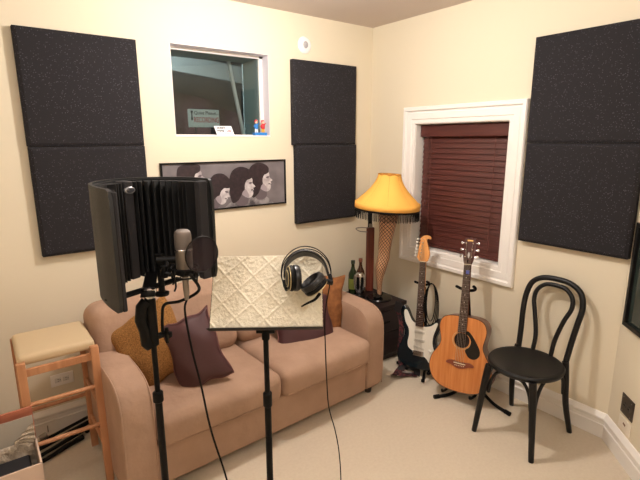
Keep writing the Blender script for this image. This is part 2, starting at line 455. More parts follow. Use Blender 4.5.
MCx = frame((-.5, 0, 0), (1, 0, 0), (0, 1, 0), (0, 0, 1))
def MCw(s, z):  # x runs right along the wall as seen from the room, -y points into the room
    return frame(V((-q*s, YC-q*s, z)), (-q, -q, 0), (q, -q, 0), (0, 0, 1))
outlet(MCw(.190, .322), 'dark bronze outlet plate on the angled wall by the right edge', 'outlet', mat('bronze_plate', (84, 74, 66), .4, metal=.6), mat('bronze_face', (58, 52, 48), .4), .12, .112, 'bronze')
outlet(MCw(.190, .212), 'small white wall plate with brown connector just below the bronze outlet', 'wall plate', mat('cream_plate', (228, 218, 202), .5), None, .12, .072, 'cable')

# ---- framed picture on angled wall
t = thing('framed_picture', 'black framed picture on the angled wall, cut off at the right edge', 'picture', M=MCw(.36, .745))
m = MB(); W2, HH, fr = .29, .56, .022
for a, b in (((-W2, -.03, 0), (W2, 0, fr)), ((-W2, -.03, HH-fr), (W2, 0, HH)), ((-W2, -.03, 0), (-W2+fr, 0, HH)), ((W2-fr, -.03, 0), (W2, 0, HH))): m.b2(a, b)
m.done('picture_frame', BLKW, t, bevel=.002)
MB().b2((-W2+fr, -.012, fr), (W2-fr, -.006, HH-fr)).done('print', mat('dark_print', (52, 62, 58), .08, vary=(6, (34, 42, 40), .2)), t, smooth=False)

# ---- group portrait strip on back wall (generic portrait of four people)
t = thing('group_portrait', 'long black framed black-and-white portrait of four dark-haired people under the studio window', 'picture', (-1.352, 0, 1.255))
PW, PH = .935, .33
m = MB()
for a, b in (((-PW/2, -.022, 0), (PW/2, 0, .010)), ((-PW/2, -.022, PH-.010), (PW/2, 0, PH)), ((-PW/2, -.022, 0), (-PW/2+.010, 0, PH)), ((PW/2-.010, -.022, 0), (PW/2, 0, PH))): m.b2(a, b)
m.done('picture_frame', BLKP, t, bevel=.001)
MB().b2((-PW/2+.008, -.012, .008), (PW/2-.008, -.002, PH-.008)).done('backdrop', mat('photo_grey', (128, 122, 126), .5, vary=(7, (92, 86, 90), .28)), t, smooth=False)
PFACE = mat('photo_pale', (206, 200, 202), .5, vary=(24, (150, 142, 146), .2)); PHAIR = mat('photo_dark', (52, 36, 42), .5, vary=(50, (26, 20, 24), .2)); PCOAT = mat('photo_coat', (64, 60, 64), .5, vary=(18, (150, 146, 148), .12)); PSH = mat('photo_shadow', (96, 86, 92), .5)
def flat(parent, name, m, pts, dep, n=6):
    P = [(p.x, p.y) for p in catmull([(x, y, 0) for x, y in pts], n, True)]
    return MB(M90 @ Matrix.Identity(4)).prism(P, .012+dep, .0124+dep).done(name, m, parent, smooth=False)
def head(cx, cz, s, lean, kd, cut=PH-.011):
    def P(L): return [(cx+s*(x*cos(lean)-z*sin(lean)), max(.011, min(cut, cz+s*(x*sin(lean)+z*cos(lean))))) for x, z in L]
    k = kd*.0010
    flat(t, 'coat', PCOAT, P([(-.13, -.30), (-.12, -.14), (-.06, -.085), (.02, -.10), (.08, -.15), (.11, -.30)]), k)
    flat(t, 'neck', PSH, P([(-.045, -.03), (-.05, -.10), (-.01, -.12), (.03, -.10), (.02, -.05)]), k+.0001)
    flat(t, 'face', PFACE, P([(.0, .05), (.04, .052), (.056, .035), (.056, .016), (.066, .004), (.077, -.006), (.062, -.014), (.067, -.024), (.060, -.031), (.063, -.045), (.052, -.066), (.025, -.072), (-.01, -.05), (-.02, 0)]), k+.0002, 3)
    flat(t, 'cheek_shade', PSH2, P([(-.012, -.05), (.004, -.02), (.02, -.03), (.034, -.055), (.028, -.072)]), k+.0003)
    flat(t, 'eye_shade', PSH, P([(.030, .014), (.042, .021), (.055, .018), (.044, .008)]), k+.0003)
    flat(t, 'mouth_shade', PSH, P([(.045, -.026), (.055, -.022), (.062, -.026), (.054, -.031)]), k+.0003)
    flat(t, 'hair', PHAIR, P([(.050, .046), (.052, .075), (.02, .10), (-.03, .108), (-.078, .080), (-.095, .02), (-.088, -.05), (-.070, -.10), (-.035, -.085), (-.015, -.055), (-.006, -.035), (.006, -.022), (.006, .004), (.018, .030), (.034, .036)]), k+.0004)
PSH2 = mat('photo_midtone', (150, 140, 146), .5)
head(-.255, .215, 1.15, .12, 0); head(.262, .185, 1.18, .03, 1); head(.115, .155, 1.22, -.05, 2); head(-.070, .125, 1.10, -.45, 3)

# ---- signs and small figures on the studio window ledge
t = thing('recording_sign', 'grey sign reading Quiet Please RECORDING, behind the studio window glass', 'sign', (-1.418, .20, 1.822))
SG = mat('sign_grey', (196, 206, 204), .6); SRED = mat('sign_red', (170, 20, 40), .6); SBLK = mat('sign_black', (30, 32, 40), .6)
MB().rbox((0, 0, .054), (.232, .006, .122), .002).done('board', SG, t)
MS = lambda x, z: frame((x, -.0035, z), (1, 0, 0), (0, 0, 1), (0, -1, 0))
text('Quiet Please...', .032, SBLK, MS(.02, .090), t); text('RECORDING', .050, SRED, MS(.018, .042), t, sx=.66)
m = MB(); m.cyl((-.088, -.005, .06), (-.088, -.005, .10), .004, n=8); m.cyl((-.088, -.005, .09), (-.088, -.005, .103), .008, n=10); m.box((-.088, -.004, .05), (.012, .002, .02)); m.done('symbol', SBLK, t)
for sx in (-.06, .06): MB().beam((sx, .01, -.05), (sx, .006, .06), .01, .004).done('leg', SBLK, t)
t = thing('desk_sign', 'small white card sign with dark and red words on the studio window ledge', 'sign', (-1.333, .045, 1.758), -.03)
ML = Matrix.Rotation(radians(-22), 4, 'X')
m = MB(); m.prism([(-.060, 0), (.068, 0), (.056, .068), (-.072, .068)], -.002, .002, M=ML @ M90); m.done('card', mat('white_card', (228, 228, 232), .5), t)
m = MB(); m.beam((0, .045, .002), (0, .024, .050), .05, .002); m.done('prop', BLKP, t)
MS2 = lambda x, z: ML @ frame((x, -.0026, z), (1, 0, 0), (0, 0, 1), (0, -1, 0))
text('SORRY', .020, SBLK, MS2(-.022, .053), t); text("WE'RE", .019, SBLK, MS2(-.030, .032), t); text('LIVE', .018, SRED, MS2(.030, .030), t); text('~~~~~~~', .012, SRED, MS2(.016, .014), t)
t = thing('toy_pair', 'tiny pair of toy figures on a blue base, right end of the window ledge', 'figurine', (-1.062, .042, 1.758)); t.scale = (1.25, 1.1, 1.35)
BLUE = mat('toy_blue', (40, 120, 196), .5); RED = mat('toy_red', (206, 44, 52), .5); YEL = mat('toy_yellow', (236, 176, 50), .5); SKIN = mat('toy_skin', (232, 190, 166), .5); WHT = mat('toy_white', (232, 236, 240), .5)
MB().rbox((0, 0, .008), (.082, .036, .016), .003).done('base', BLUE, t)
for sx, c1, c2, c3, nm in ((-.022, WHT, BLUE, RED, 'blue'), (.022, YEL, RED, RED, 'red')):
    m = MB(); m.tube([(sx-.006, 0, .016), (sx-.005, 0, .036)], .0045, 8); m.tube([(sx+.006, 0, .016), (sx+.005, 0, .036)], .0045, 8); o = m.done('legs', c1, t)
    m = MB(Matrix.Translation((sx, 0, 0))); m.lathe([(.008, .034), (.012, .040), (.010, .056), (.006, .062)], 14); m.tube([(-.009, 0, .056), (-.018, -.006, .046)], .003, 8); m.tube([(.009, 0, .056), (.017, -.004, .066)], .003, 8); m.done('torso', c2, t)
    MB(Matrix.Translation((sx, -.001, .070))).lathe([(.001, -.010), (.008, -.006), (.009, 0), (.008, .006), (.001, .010)], 14).done('face', SKIN, t)
    MB(Matrix.Translation((sx, .001, .074))).lathe([(.010, -.006), (.0105, 0), (.008, .007), (.001, .010)], 14).done('hair', c3, t)

# ------------------------------------------------------------------ sofa
srot = radians(1.5)
SO = thing('loveseat', 'two-seat tan suede sofa with rolled arms against the back wall', 'sofa', (-1.538, -.50, 0), srot)
W = .858; fy = -.405; bk = .40
def armshape(m, x0, x1):
    # side profile in (y,z): flat top, large rounded front, soft edges
    P = [(bk, .045), (fy+.01, .045), (fy, .06), (fy-.004, .28), (fy-.004, .46), (fy+.006, .54), (fy+.035, .592), (fy+.085, .62), (fy+.18, .632), (0, .635), (bk-.1, .635), (bk-.02, .62), (bk, .59)]
    bm = m.bm; xs = [x0, x0+.003, x0+.012, x0+.03, (x0+x1)/2, x1-.03, x1-.012, x1-.003, x1]
    ins = [.016, .008, .002, 0, -.004, 0, .002, .008, .016]
    c = V((0, .0, .3)); rings = []
    for x, i_ in zip(xs, ins):
        ring = []
        for k, (y, z) in enumerate(P):
            yy = y+(i_ if y < -.1 else (-i_ if y > .3 else 0)); zz = z-(i_ if z > .4 else 0)
            ring.append(bm.verts.new((x, yy, zz)))
        rings.append(ring)
    n = len(P)
    for A, B in zip(rings, rings[1:]):
        for k in range(n): bm.faces.new((A[k], A[(k+1) % n], B[(k+1) % n], B[k]))
    bm.faces.new(rings[0]); bm.faces.new(rings[-1][::-1])
for x0, x1 in ((-W, -W+.155), (W-.155, W)):
    m = MB(); armshape(m, x0, x1); arm = m.done('armrest', SOFA, SO, subsurf=1, ang=80)
    for xx in (x0+.007, x1-.007):
        MB().tube(catmull([(xx, fy+.006, .07), (xx, fy+.001, .28), (xx, fy+.001, .45), (xx, fy+.011, .535), (xx, fy+.040, .582), (xx, fy+.088, .610), (xx, fy+.18, .624), (xx, .0, .627), (xx, bk-.12, .627)], 6), .0038, 8).done('piping', SOFA, arm)
m = MB(); m.rbox((0, -.0, .165), (2*W-.30, .79, .23), .02); m.done('base', SOFA, SO)
m = MB(); m.rbox((0, .30, .40), (2*W-.04, .19, .70), .07, seg=5); m.done('back_frame', SOFA, SO)
cw = (2*W-.31)/2
for sx in (-1, 1):
    m = MB(); m.rbox((sx*cw/2, -.12, .365), (cw-.004, .675, .17), .05, puff=(0, .012, .022), seg=6, div=8); o = m.done('seat_cushion', SOFA, SO)
    pts = []
    m = MB(); yy = -.447
    m.tube(catmull([(sx*cw/2-cw/2+.03, yy, .300), (sx*cw/2-cw/4, yy-.008, .298), (sx*cw/2, yy-.010, .298), (sx*cw/2+cw/4, yy-.008, .298), (sx*cw/2+cw/2-.03, yy, .300)], 6), .004, 8)
    m.done('piping', SOFA, o)
for sx, wd, ox in ((-1, cw+.15, -.075), (1, cw+.02, .0)):
    m = MB(); m.rbox((sx*cw/2+ox, .155, .645), (wd-.01, .22, .44), .075, puff=(.0, .03, .02), seg=6, div=8, rot=(radians(-12), 0, 0)); m.done('back_cushion', SOFA, SO)
FOOT = mat('dark_foot', (40, 28, 22), .5)
for sx in (-1, 1):
    for sy in (-1, 1): m = MB(); m.cyl((sx*(W-.08), sy*.34, 0), (sx*(W-.08), sy*.34, .05), .022, .028, 14); m.done('foot', FOOT, SO)

# ---- throw pillows
def pillow(name, label, m, M, w, h, t, seed, cat='pillow', pipe=None, pinch=.07):
    rnd = random.Random(seed); ph = [rnd.uniform(0, 6) for _ in range(6)]
    bm = bmesh.new(); n = 26; S = {}
    for side in (1, -1):
        for j in range(n+1):
            for i in range(n+1):
                edge = i in (0, n) or j in (0, n)
                if side < 0 and edge: S[(side, i, j)] = S[(1, i, j)]; continue
                u = -cos(pi*i/n)*.35+(2*i/n-1)*.65; v = -cos(pi*j/n)*.35+(2*j/n-1)*.65
                tt = t/2*(max(0, (1-u*u)*(1-v*v)))**.42
                tt *= 1+.07*sin(5*u+ph[0])*cos(4*v+ph[1])
                x = w/2*u*(1-pinch*(1-v*v)); z = h/2*v*(1-pinch*(1-u*u))
                x += .006*sin(6*v+ph[2]); z += .006*sin(7*u+ph[3])
                S[(side, i, j)] = bm.verts.new((x, side*tt+.012*sin(2.2*u+ph[4])*abs(v), z))
    for side in (1, -1):
        for j in range(n):
            for i in range(n):
                q4 = [S[(side, i, j)], S[(side, i+1, j)], S[(side, i+1, j+1)], S[(side, i, j+1)]]
                if side > 0: q4 = q4[::-1]
                bm.faces.new(q4)
    bmesh.ops.recalc_face_normals(bm, faces=bm.faces[:])
    border = [S[(1, i, 0)].co.copy() for i in range(n)]+[S[(1, n, j)].co.copy() for j in range(n)]+[S[(1, n-i, n)].co.copy() for i in range(n)]+[S[(1, 0, n-j)].co.copy() for j in range(n)]
    me = bpy.data.meshes.new(name); bm.to_mesh(me); bm.free(); me.materials.append(m)
    for p in me.polygons: p.use_smooth = True
    o = bpy.data.objects.new(name, me); COL.objects.link(o); o.matrix_world = M
    tag(o, label, cat)
    if pipe:
        mb = MB(); mb.tube(border, .0035, 6, closed=True); mb.done('piping', pipe, o)
    return o
def PM(c, yawd, leand, rolld):   # yaw about z, lean back about x, roll in own plane
    return Matrix.Translation(c) @ Matrix.Rotation(radians(yawd), 4, 'Z') @ Matrix.Rotation(radians(leand), 4, 'X') @ Matrix.Rotation(radians(rolld), 4, 'Y')
pillow('throw_pillow', 'mustard tweed pillow leaning in the left corner of the sofa', MUST, PM((-2.115, -.575, .645), -30, -20, -30), .385, .41, .16, 1, pinch=.10)
pillow('throw_pillow', 'maroon pillow standing on its corner beside the mustard pillow', MAROON, PM((-1.945, -.735, .628), -30, -20, -20), .285, .39, .12, 2, pipe=MARP, pinch=.10)
pillow('throw_pillow', 'maroon pillow behind the music stand, right half of the sofa', MAROON, PM((-1.150, -.62, .525), -6, -26, 1), .43, .38, .14, 3, pipe=MARP)
pillow('throw_pillow', 'rust orange velvet pillow leaning against the right armrest', RUST, PM((-.945, -.525, .600), -30, -16, 5), .33, .42, .15, 4)

# ------------------------------------------------------------------ side table and what stands on it
ST = thing('side_table', 'dark espresso wooden cube side table between sofa and guitars', 'table', (-.365, -.355, 0))
m = MB(); m.b2((-.235, -.225, .05), (.235, .225, .435)); m.b2((-.215, -.2, 0), (.215, .21, .05)); m.done('body', TABLEW, ST, bevel=.003)
m = MB(); m.b2((-.242, -.235, .437), (.242, .232, .468)); m.done('tabletop', TABLEW, ST, bevel=.004)
o = MB().b2((-.225, -.233, .255), (.225, -.225, .425)).done('drawer', TABLEW, ST, bevel=.002)
MB().rbox((0, -.242, .34), (.09, .012, .012), .004).done('handle', BLKM, o)
MB().b2((-.225, -.233, .06), (.225, -.225, .245)).done('drawer', TABLEW, ST, bevel=.002)
TT = .469
# leg lamp
AX0 = V((-.268, -.420, TT)); AX1 = V((-.305, -.520, 1.20))
LT = thing('leg_lamp', 'leg-shaped table lamp in fishnet stocking with fringed yellow shade on the side table', 'lamp', AX0)
MB().lathe([(.100, 0), (.102, .006), (.096, .014), (.03, .018), (.001, .018)], 40).done('base', mat('gloss_black', (14, 14, 16), .15), LT)
# stocking leg
net = mat('fishnet_skin', (206, 158, 122), .45)
nt = net.node_tree; b = nt.nodes['Principled BSDF']
uv = nt.nodes.new('ShaderNodeUVMap'); sp = nt.nodes.new('ShaderNodeSeparateXYZ'); nt.links.new(uv.outputs[0], sp.inputs[0])
def mth(op, a, bb=None):
    n = nt.nodes.new('ShaderNodeMath'); n.operation = op
    for k, x in enumerate((a, bb)):
        if x is None: continue
        if isinstance(x, (int, float)): n.inputs[k].default_value = x
        else: nt.links.new(x, n.inputs[k])
    return n.outputs[0]
s1 = mth('ABSOLUTE', mth('SUBTRACT', mth('FRACT', mth('ADD', sp.outputs[0], sp.outputs[1])), .5))
s2 = mth('ABSOLUTE', mth('SUBTRACT', mth('FRACT', mth('SUBTRACT', sp.outputs[0], sp.outputs[1])), .5))
ln = mth('GREATER_THAN', mth('MAXIMUM', s1, s2), .40)
mx = nt.nodes.new('ShaderNodeMix'); mx.data_type = 'RGBA'; mx.inputs[6].default_value = (*lin((208, 160, 124)), 1); mx.inputs[7].default_value = (*lin((40, 28, 26)), 1)
nt.links.new(ln, mx.inputs[0]); nt.links.new(mx.outputs[2], b.inputs['Base Color'])
d_ = AX1-AX0
side = ACROSS.copy()
def LP(h, off): return V((d_.x*h, d_.y*h, 0))*1.0+side*off+V((0, 0, d_.z*h))
LEG = [(.050, -.002, .019, .030), (.10, -.004, .020, .024), (.16, -.008, .022, .025), (.24, -.012, .029, .034), (.33, -.010, .041, .048), (.41, -.004, .048, .054), (.48, .004, .048, .050), (.55, .006, .046, .045), (.60, .006, .050, .046), (.66, .006, .052, .052), (.75, .010, .056, .060), (.85, .012, .066, .070), (.97, .014, .078, .080)]
bm = bmesh.new(); uvl = bm.loops.layers.uv.new('UVMap'); cen = catmull([LP(a, b_) for a, b_, _, _ in LEG], 5); rad = catmull([(c_, d2, 0) for _, _, c_, d2 in LEG], 5)
rings = []; n = 28
for c0, rr in zip(cen, rad): rings.append([bm.verts.new(c0+side*rr.x*cos(2*pi*k/n)-V((AWAY.x, AWAY.y, 0)).normalized()*rr.y*sin(2*pi*k/n)) for k in range(n)])
nr = len(rings)
for j in range(nr-1):
    for k in range(n):
        f = bm.faces.new((rings[j][k], rings[j][(k+1) % n], rings[j+1][(k+1) % n], rings[j+1][k]))
        for lp, (uu, vv) in zip(f.loops, ((k, j), (k+1, j), (k+1, j+1), (k, j+1))): lp[uvl].uv = (uu/n*13, cen[vv].z*33)
bm.faces.new(rings[0][::-1]); bm.faces.new(rings[-1])
bmesh.ops.recalc_face_normals(bm, faces=bm.faces[:])
me = bpy.data.meshes.new('stocking_leg'); bm.to_mesh(me); bm.free(); me.materials.append(net)
for p in me.polygons: p.use_smooth = True
o = bpy.data.objects.new('stocking_leg', me); COL.objects.link(o); o.parent = LT
# high heeled shoe
sd = -V((AWAY.x, AWAY.y, 0)).normalized(); sd = (sd*.8-side*.5).normalized()
m = MB(); A = LP(.05, -.004)
m.tube(catmull([A+V((0, 0, .012))-sd*.020, A-V((0, 0, .004))+sd*.008, A-V((0, 0, .014))+sd*.040, V((A.x, A.y, .026))+sd*.075], 6), [.030, .029, .024, .012], 14, flat=(.75, 1))
m.cyl(A-sd*.026, V((A.x, A.y, .018))-sd*.028, .012, .005, 10)
m.done('shoe', mat('gloss_black', (14, 14, 16), .15), LT)
# shade
SHC = V((AX1.x-AX0.x, AX1.y-AX0.y, 0))
YS = mat('yellow_shade', (246, 182, 84), .8, sheen=.2); YS2 = mat('yellow_shade_trim', (190, 124, 40), .7)
tilt = Matrix.Translation(SHC+V((0, 0, 1.262-TT))) @ Matrix.Rotation(radians(3), 4, AWAY.cross(V((0, 0, 1))).normalized()*0+V((AWAY.x, AWAY.y, 0)).normalized())
prf = catmull([(.240, 0, 0), (.205, .035, 0), (.160, .078, 0), (.122, .125, 0), (.096, .170, 0), (.083, .212, 0)], 5)
NG = 8
def sh(u, v):
    k = v*(len(prf)-1); i = min(int(k), len(prf)-2); p = prf[i].lerp(prf[i+1], k-i)
    a = u*2*pi+.25
    seg = (a*NG/(2*pi)) % 1; bul = 1-.035*(1-abs(2*seg-1))**1.0*0+.03*(1-(2*seg-1)**2)-.02
    return tilt @ V((p.x*cos(a)*bul, p.x*sin(a)*bul, p.y))
shade = grid('lamp_shade', YS, sh, 96, 25, LT, closed_u=True, solid=.003)
m = MB()
for k in range(NG):
    u = (k/NG-.25/(2*pi)) % 1
    m.tube([sh(u, v/20) for v in range(21)], .0022, 6)
m.done('seam', YS2, shade)
def ringf(r, z0, z1):
    return lambda u, v: tilt @ V((r*cos(u*2*pi), r*sin(u*2*pi), z0+(z1-z0)*v))
grid('band', YS, ringf(.2425, -.040, .004), 64, 2, shade, closed_u=True, solid=.004)
grid('top_band', YS2, ringf(.084, .205, .216), 40, 1, shade, closed_u=True, solid=.004)
grid('black_band', BLKP, ringf(.2415, -.054, -.038), 64, 1, shade, closed_u=True, solid=.005)
m = MB()
for k in range(240):
    a = 2*pi*k/240; l = .062+random.uniform(-.006, .006)
    p0 = tilt @ V((.2415*cos(a), .2415*sin(a), -.050)); p1 = p0+V((random.uniform(-.003, .003), random.uniform(-.003, .003), -l))
    m.tube([p0, p1], .0021, 4)
o = m.done('fringe', RUBBER, shade); o['kind'] = 'stuff'
m = MB(); m.tube([SHC+V((0, 0, .70)), SHC+V((0, 0, .98))], .006, 8); m.beam(tilt @ V((-.083, 0, .205)), tilt @ V((.083, 0, .205)), .004, .003); m.beam(tilt @ V((0, -.083, .205)), tilt @ V((0, .083, .205)), .004, .003); m.done('harp', BLKM, shade)
# reddish stick behind the lamp
REDW = wood_mat('red_brown_wood', (128, 62, 44), (96, 42, 30), 40, .35, 'Z')
t = thing('wooden_stick_instrument', 'slim red-brown wooden board with black neck, standing behind the leg lamp', 'instrument', (-.195, -.225, TT), radians(-37))
m = MB(); m.rbox((0, 0, .275), (.066, .035, .55), .008, seg=3, div=3); m.done('body', REDW, t)
m = MB(); m.rbox((-.004, 0, .69), (.034, .024, .30), .006, seg=3, div=3); m.done('neck', BLKP, t)
m = MB(); m.rbox((0, -.014, .565), (.030, .012, .032), .004); m.done('clasp', NICKEL, t)
m = MB(); m.tube(catmull([(-.01, -.012, .545), (-.07, -.02, .550), (-.115, -.03, .548), (-.120, -.04, .540), (-.09, -.05, .525), (-.03, -.03, .515)], 6), .004, 8); m.done('wire_hook', NICKEL, t)
# bottles
def bottle(label, loc, h, r, glass, labelc, capc, grp='bottles on the side table'):
    t = thing('bottle', label, 'bottle', loc, group=grp)
    MB().lathe([(.001, 0), (r*.9, 0), (r, .006), (r, h*.55), (r*.93, h*.62), (r*.5, h*.74), (r*.36, h*.82), (r*.36, h*.96), (r*.42, h*.965), (r*.42, h*.985), (.001, h*.985)], 28).done('body', glass, t)
    MB().lathe([(r+.0006, h*.16), (r+.0010, h*.17), (r+.0010, h*.46), (r+.0006, h*.47)], 28, cap=False).done('paper_label', labelc, t)
    MB().lathe([(r*.40, h*.90), (r*.46, h*.905), (r*.46, h), (.001, h)], 20).done('cap', capc, t)
GG = mat('green_glass', (34, 46, 26), .12); BG = mat('brown_glass', (62, 32, 20), .12)
bottle('dark green glass bottle with yellow-green label, left one on the side table', (-.355, -.195, TT), .285, .037, GG, mat('label_green', (120, 124, 48), .6), mat('cap_dark', (44, 50, 34), .5))
bottle('brown glass bottle with dark label, right one on the side table', (-.280, -.205, TT), .292, .035, BG, mat('label_dark', (36, 42, 34), .6), mat('cap_red', (122, 66, 46), .5))
# chrome vintage style microphone
t = thing('vintage_microphone', 'chrome ribbed vintage microphone standing in front of the two bottles', 'microphone', (-.375, -.300, TT), radians(-37))
VM = Matrix.Scale(1.2, 4)
MB(VM).lathe([(.040, 0), (.041, .006), (.03, .011), (.012, .014), (.001, .014)], 28).done('base', BLKM, t)
MB(VM).cyl((0, 0, .012), (0, 0, .030), .012).done('swivel', CHROME, t)
m = MB(VM @ Matrix.Diagonal((1, .85, 1, 1))); m.lathe([(.001, .028), (.018, .028), (.020, .045), (.024, .052), (.030, .075), (.032, .12), (.030, .150), (.022, .166), (.001, .170)], 32); m.done('grille', BLKP, t)
m = MB(VM @ Matrix.Diagonal((1, .85, 1, 1)))
m.lathe([(.019, .028), (.0235, .036), (.0275, .052), (.0295, .062), (.018, .062)], 32); m.lathe([(.031, .148), (.0315, .152), (.024, .170), (.001, .174)], 32)
for a in (-90, -90-52, -90+52, 90, 20, 160):
    A = radians(a); m.tube(catmull([(.0285*cos(A), .0285*sin(A), .055), (.034*cos(A), .034*sin(A), .09), (.035*cos(A), .035*sin(A), .125), (.031*cos(A), .031*sin(A), .155)], 5), .0055, 8)
m.done('ribs', CHROME, t)

# ------------------------------------------------------------------ guitars
def gmatrix(B, T, nh):
    """B bottom point, T headstock tip, nh horizontal facing heading (deg)"""
    B, T = V(B), V(T); z = (T-B).normalized()
    n = V((cos(radians(nh)), sin(radians(nh)), 0)); n = (n-z*n.dot(z)).normalized()
    return frame(B, n.cross(z)*-1, -n, z)    # x right as seen from the front, +y to the back
SPR = wood_mat('amber_spruce_top', (206, 132, 72), (190, 114, 56), 60, .25, 'Z', coat=.4)
MAHO = wood_mat('guitar_side_wood', (120, 66, 38), (92, 48, 28), 30, .3, 'Z', coat=.3)
ROSE = wood_mat('rosewood', (66, 40, 34), (46, 28, 24), 60, .5, 'Z')
MAPLE = wood_mat('maple', (224, 160, 96), (206, 138, 74), 40, .35, 'Z', coat=.3)
IVO = mat('cream_binding', (226, 212, 184), .5)
STRG = mat('guitar_string', (190, 180, 165), .3, metal=.8)
INLAY = mat('pearl_inlay', (226, 222, 214), .3)
def neck_parts(t, zj, zn, y, w0, w1, z_fb0, fb_m, neck_m, scale):
    """fretboard from z_fb0 (body end) to zn (nut) on plane y (front negative)"""
    fb = MB(); a = [(-w0/2, z_fb0), (w0/2, z_fb0), (w1/2, zn), (-w1/2, zn)]
    fb.prism(a, 0, .006, M=frame((0, y, 0), (1, 0, 0), (0, 0, 1), (0, -1, 0)))
    F = fb.done('fretboard', fb_m, t, smooth=False)
    fr = MB(); n = 0
    for k in range(1, 23):
        z = zn-scale*(1-2**(-k/12))
        if z < z_fb0+.003: break
        wz = w1+(w0-w1)*(zn-z)/(zn-z_fb0)
        MB().beam((-wz/2, y-.0065, z), (wz/2, y-.0065, z), .002, .002).done('fret', NICKEL, F, smooth=False)
    dm = MB()
    for k in (3, 5, 7, 9, 12, 15, 17):
        z = (zn-scale*(1-2**(-k/12))+zn-scale*(1-2**(-(k-1)/12)))/2
        if z < z_fb0: continue
        for dx in ((-.010, .010) if k == 12 else (0,)): MB().cyl((dx, y-.0059, z), (dx, y-.0066, z), .0035, n=10).done('fret_dot', INLAY, F, smooth=False)
    nk = MB(); nk.tube([(0, y+.012, zj-.01), (0, y+.012, zj+.03), (0, y+.010, zn-.01), (0, y+.009, zn+.01)], [w0*.50, w0*.49, w1*.5, w1*.48], 16, flat=(1, .45))
    nk.done('neck', neck_m, t)
    MB().b2((-w1/2, y-.0085, zn-.001), (w1/2, y+.0, zn+.004)).done('nut', IVO, t)
def strings(t, zb, zn, y0, y1, wb, wn, ends):
    for k in range(6):
        f = k/5-.5
        MB().tube([(f*wb, y0, zb), (f*wn, y1, zn), ends[k]], .0007+.0004*(5-k)/5, 5).done('string', STRG, t)

# acoustic
G = thing('acoustic_guitar', 'amber acoustic guitar with black pickguard on a stand under the window', 'guitar', M=gmatrix((-.385, -1.295, .085), (-.185, -1.175, 1.120), 197) @ Matrix.Diagonal((1.03, 1, 1, 1)))
half = [(0, 0), (.07, .004), (.13, .022), (.175, .06), (.200, .115), (.203, .165), (.190, .215), (.160, .265), (.140, .305), (.138, .335), (.146, .375), (.153, .415), (.149, .45), (.128, .485), (.085, .502), (.03, .506)]
hs = catmull([(x, z, 0) for x, z in half], 4)
out = [(p.x, p.y) for p in hs]+[(-p.x, p.y) for p in hs[::-1]][:-1]
FM = lambda y: frame((0, y, 0), (1, 0, 0), (0, 0, 1), (0, -1, 0))
sc = lambda o_, k: [(x*(1-k), .25+(z-.25)*(1-k)) for x, z in o_]
MB().prism(out, -.105, -.003, M=FM(0)).done('sides_and_back', MAHO, G, bevel=.003)
def ring_face(o_, cz, r, y0, y1):
    m_ = MB(); N = len(o_); hole = []
    for x, z in o_:
        a = atan2(z-cz, x); hole.append((r*cos(a), cz+r*sin(a)))
    A = [m_.bm.verts.new((x, y1, z)) for x, z in o_]; Bv = [m_.bm.verts.new((x, y1, z)) for x, z in hole]
    A2 = [m_.bm.verts.new((x, y0, z)) for x, z in o_]; B2 = [m_.bm.verts.new((x, y0, z)) for x, z in hole]
    for k in range(N):
        j = (k+1) % N
        m_.bm.faces.new((A[k], A[j], Bv[j], Bv[k])); m_.bm.faces.new((A[k], A2[k], A2[j], A[j])); m_.bm.faces.new((Bv[k], Bv[j], B2[j], B2[k]))
    return m_
top = ring_face(out, .345, .0500, .003, -.002).done('soundboard', SPR, G, ang=30)
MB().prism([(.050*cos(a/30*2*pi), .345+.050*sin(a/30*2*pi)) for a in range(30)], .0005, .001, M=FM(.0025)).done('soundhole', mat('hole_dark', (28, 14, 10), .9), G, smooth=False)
m = MB(); m.tube([(.0535*cos(2*pi*k/48), -.002, .345+.0535*sin(2*pi*k/48)) for k in range(48)], .0013, 6, closed=True); m.tube([(.0600*cos(2*pi*k/48), -.002, .345+.0600*sin(2*pi*k/48)) for k in range(48)], .0020, 6, closed=True); m.done('rosette', mat('rosette_tone', (196, 158, 106), .5), top)
m = MB(); m.tube([(x, -.001, z) for x, z in sc(out, .006)], .0028, 6, closed=True); m.done('binding', mat('binding_dark', (84, 50, 30), .4), top)
pg = catmull([(.020, .392, 0), (.040, .383, 0), (.056, .362, 0), (.060, .338, 0), (.050, .308, 0), (.030, .292, 0), (.030, .272, 0), (.055, .240, 0), (.090, .236, 0), (.118, .262, 0), (.118, .30, 0), (.095, .345, 0), (.062, .392, 0), (.034, .412, 0)], 4, True)
MB().prism([(p.x, p.y) for p in pg], .0024, .0042, M=FM(0)).done('pickguard', mat('pickguard_black', (20, 16, 16), .2), top)
br = catmull([(-.085, .196, 0), (-.060, .205, 0), (-.03, .203, 0), (0, .200, 0), (.03, .203, 0), (.060, .205, 0), (.085, .196, 0), (.088, .182, 0), (.060, .178, 0), (.035, .166, 0), (0, .158, 0), (-.035, .166, 0), (-.060, .178, 0), (-.088, .182, 0)], 3, True)
Bg = MB().prism([(p.x, p.y) for p in br], .002, .009, M=FM(0)).done('bridge', mat('bridge_wood', (128, 62, 40), .4), top)
MB().beam((-.038, -.011, .193), (.038, -.011, .191), .003, .006).done('saddle', IVO, Bg)
m = MB()
for k in range(6): m.cyl((-.028+k*.0112, -.009, .178), (-.028+k*.0112, -.0125, .178), .0028, n=8)
m.done('bridge_pins', IVO, Bg)
neck_parts(G, .50, .850, -.006, .055, .044, .398, ROSE, MAHO, .645)
HM = frame((0, -.004, .853), (1, 0, 0), (0, -.12*-1, 1), (0, -1, 0))
hp = [(-.024, 0), (-.030, .020), (-.036, .05), (-.038, .165), (-.026, .176), (-.010, .172), (0, .180), (.010, .172), (.026, .176), (.038, .165), (.036, .05), (.030, .020), (.024, 0)]
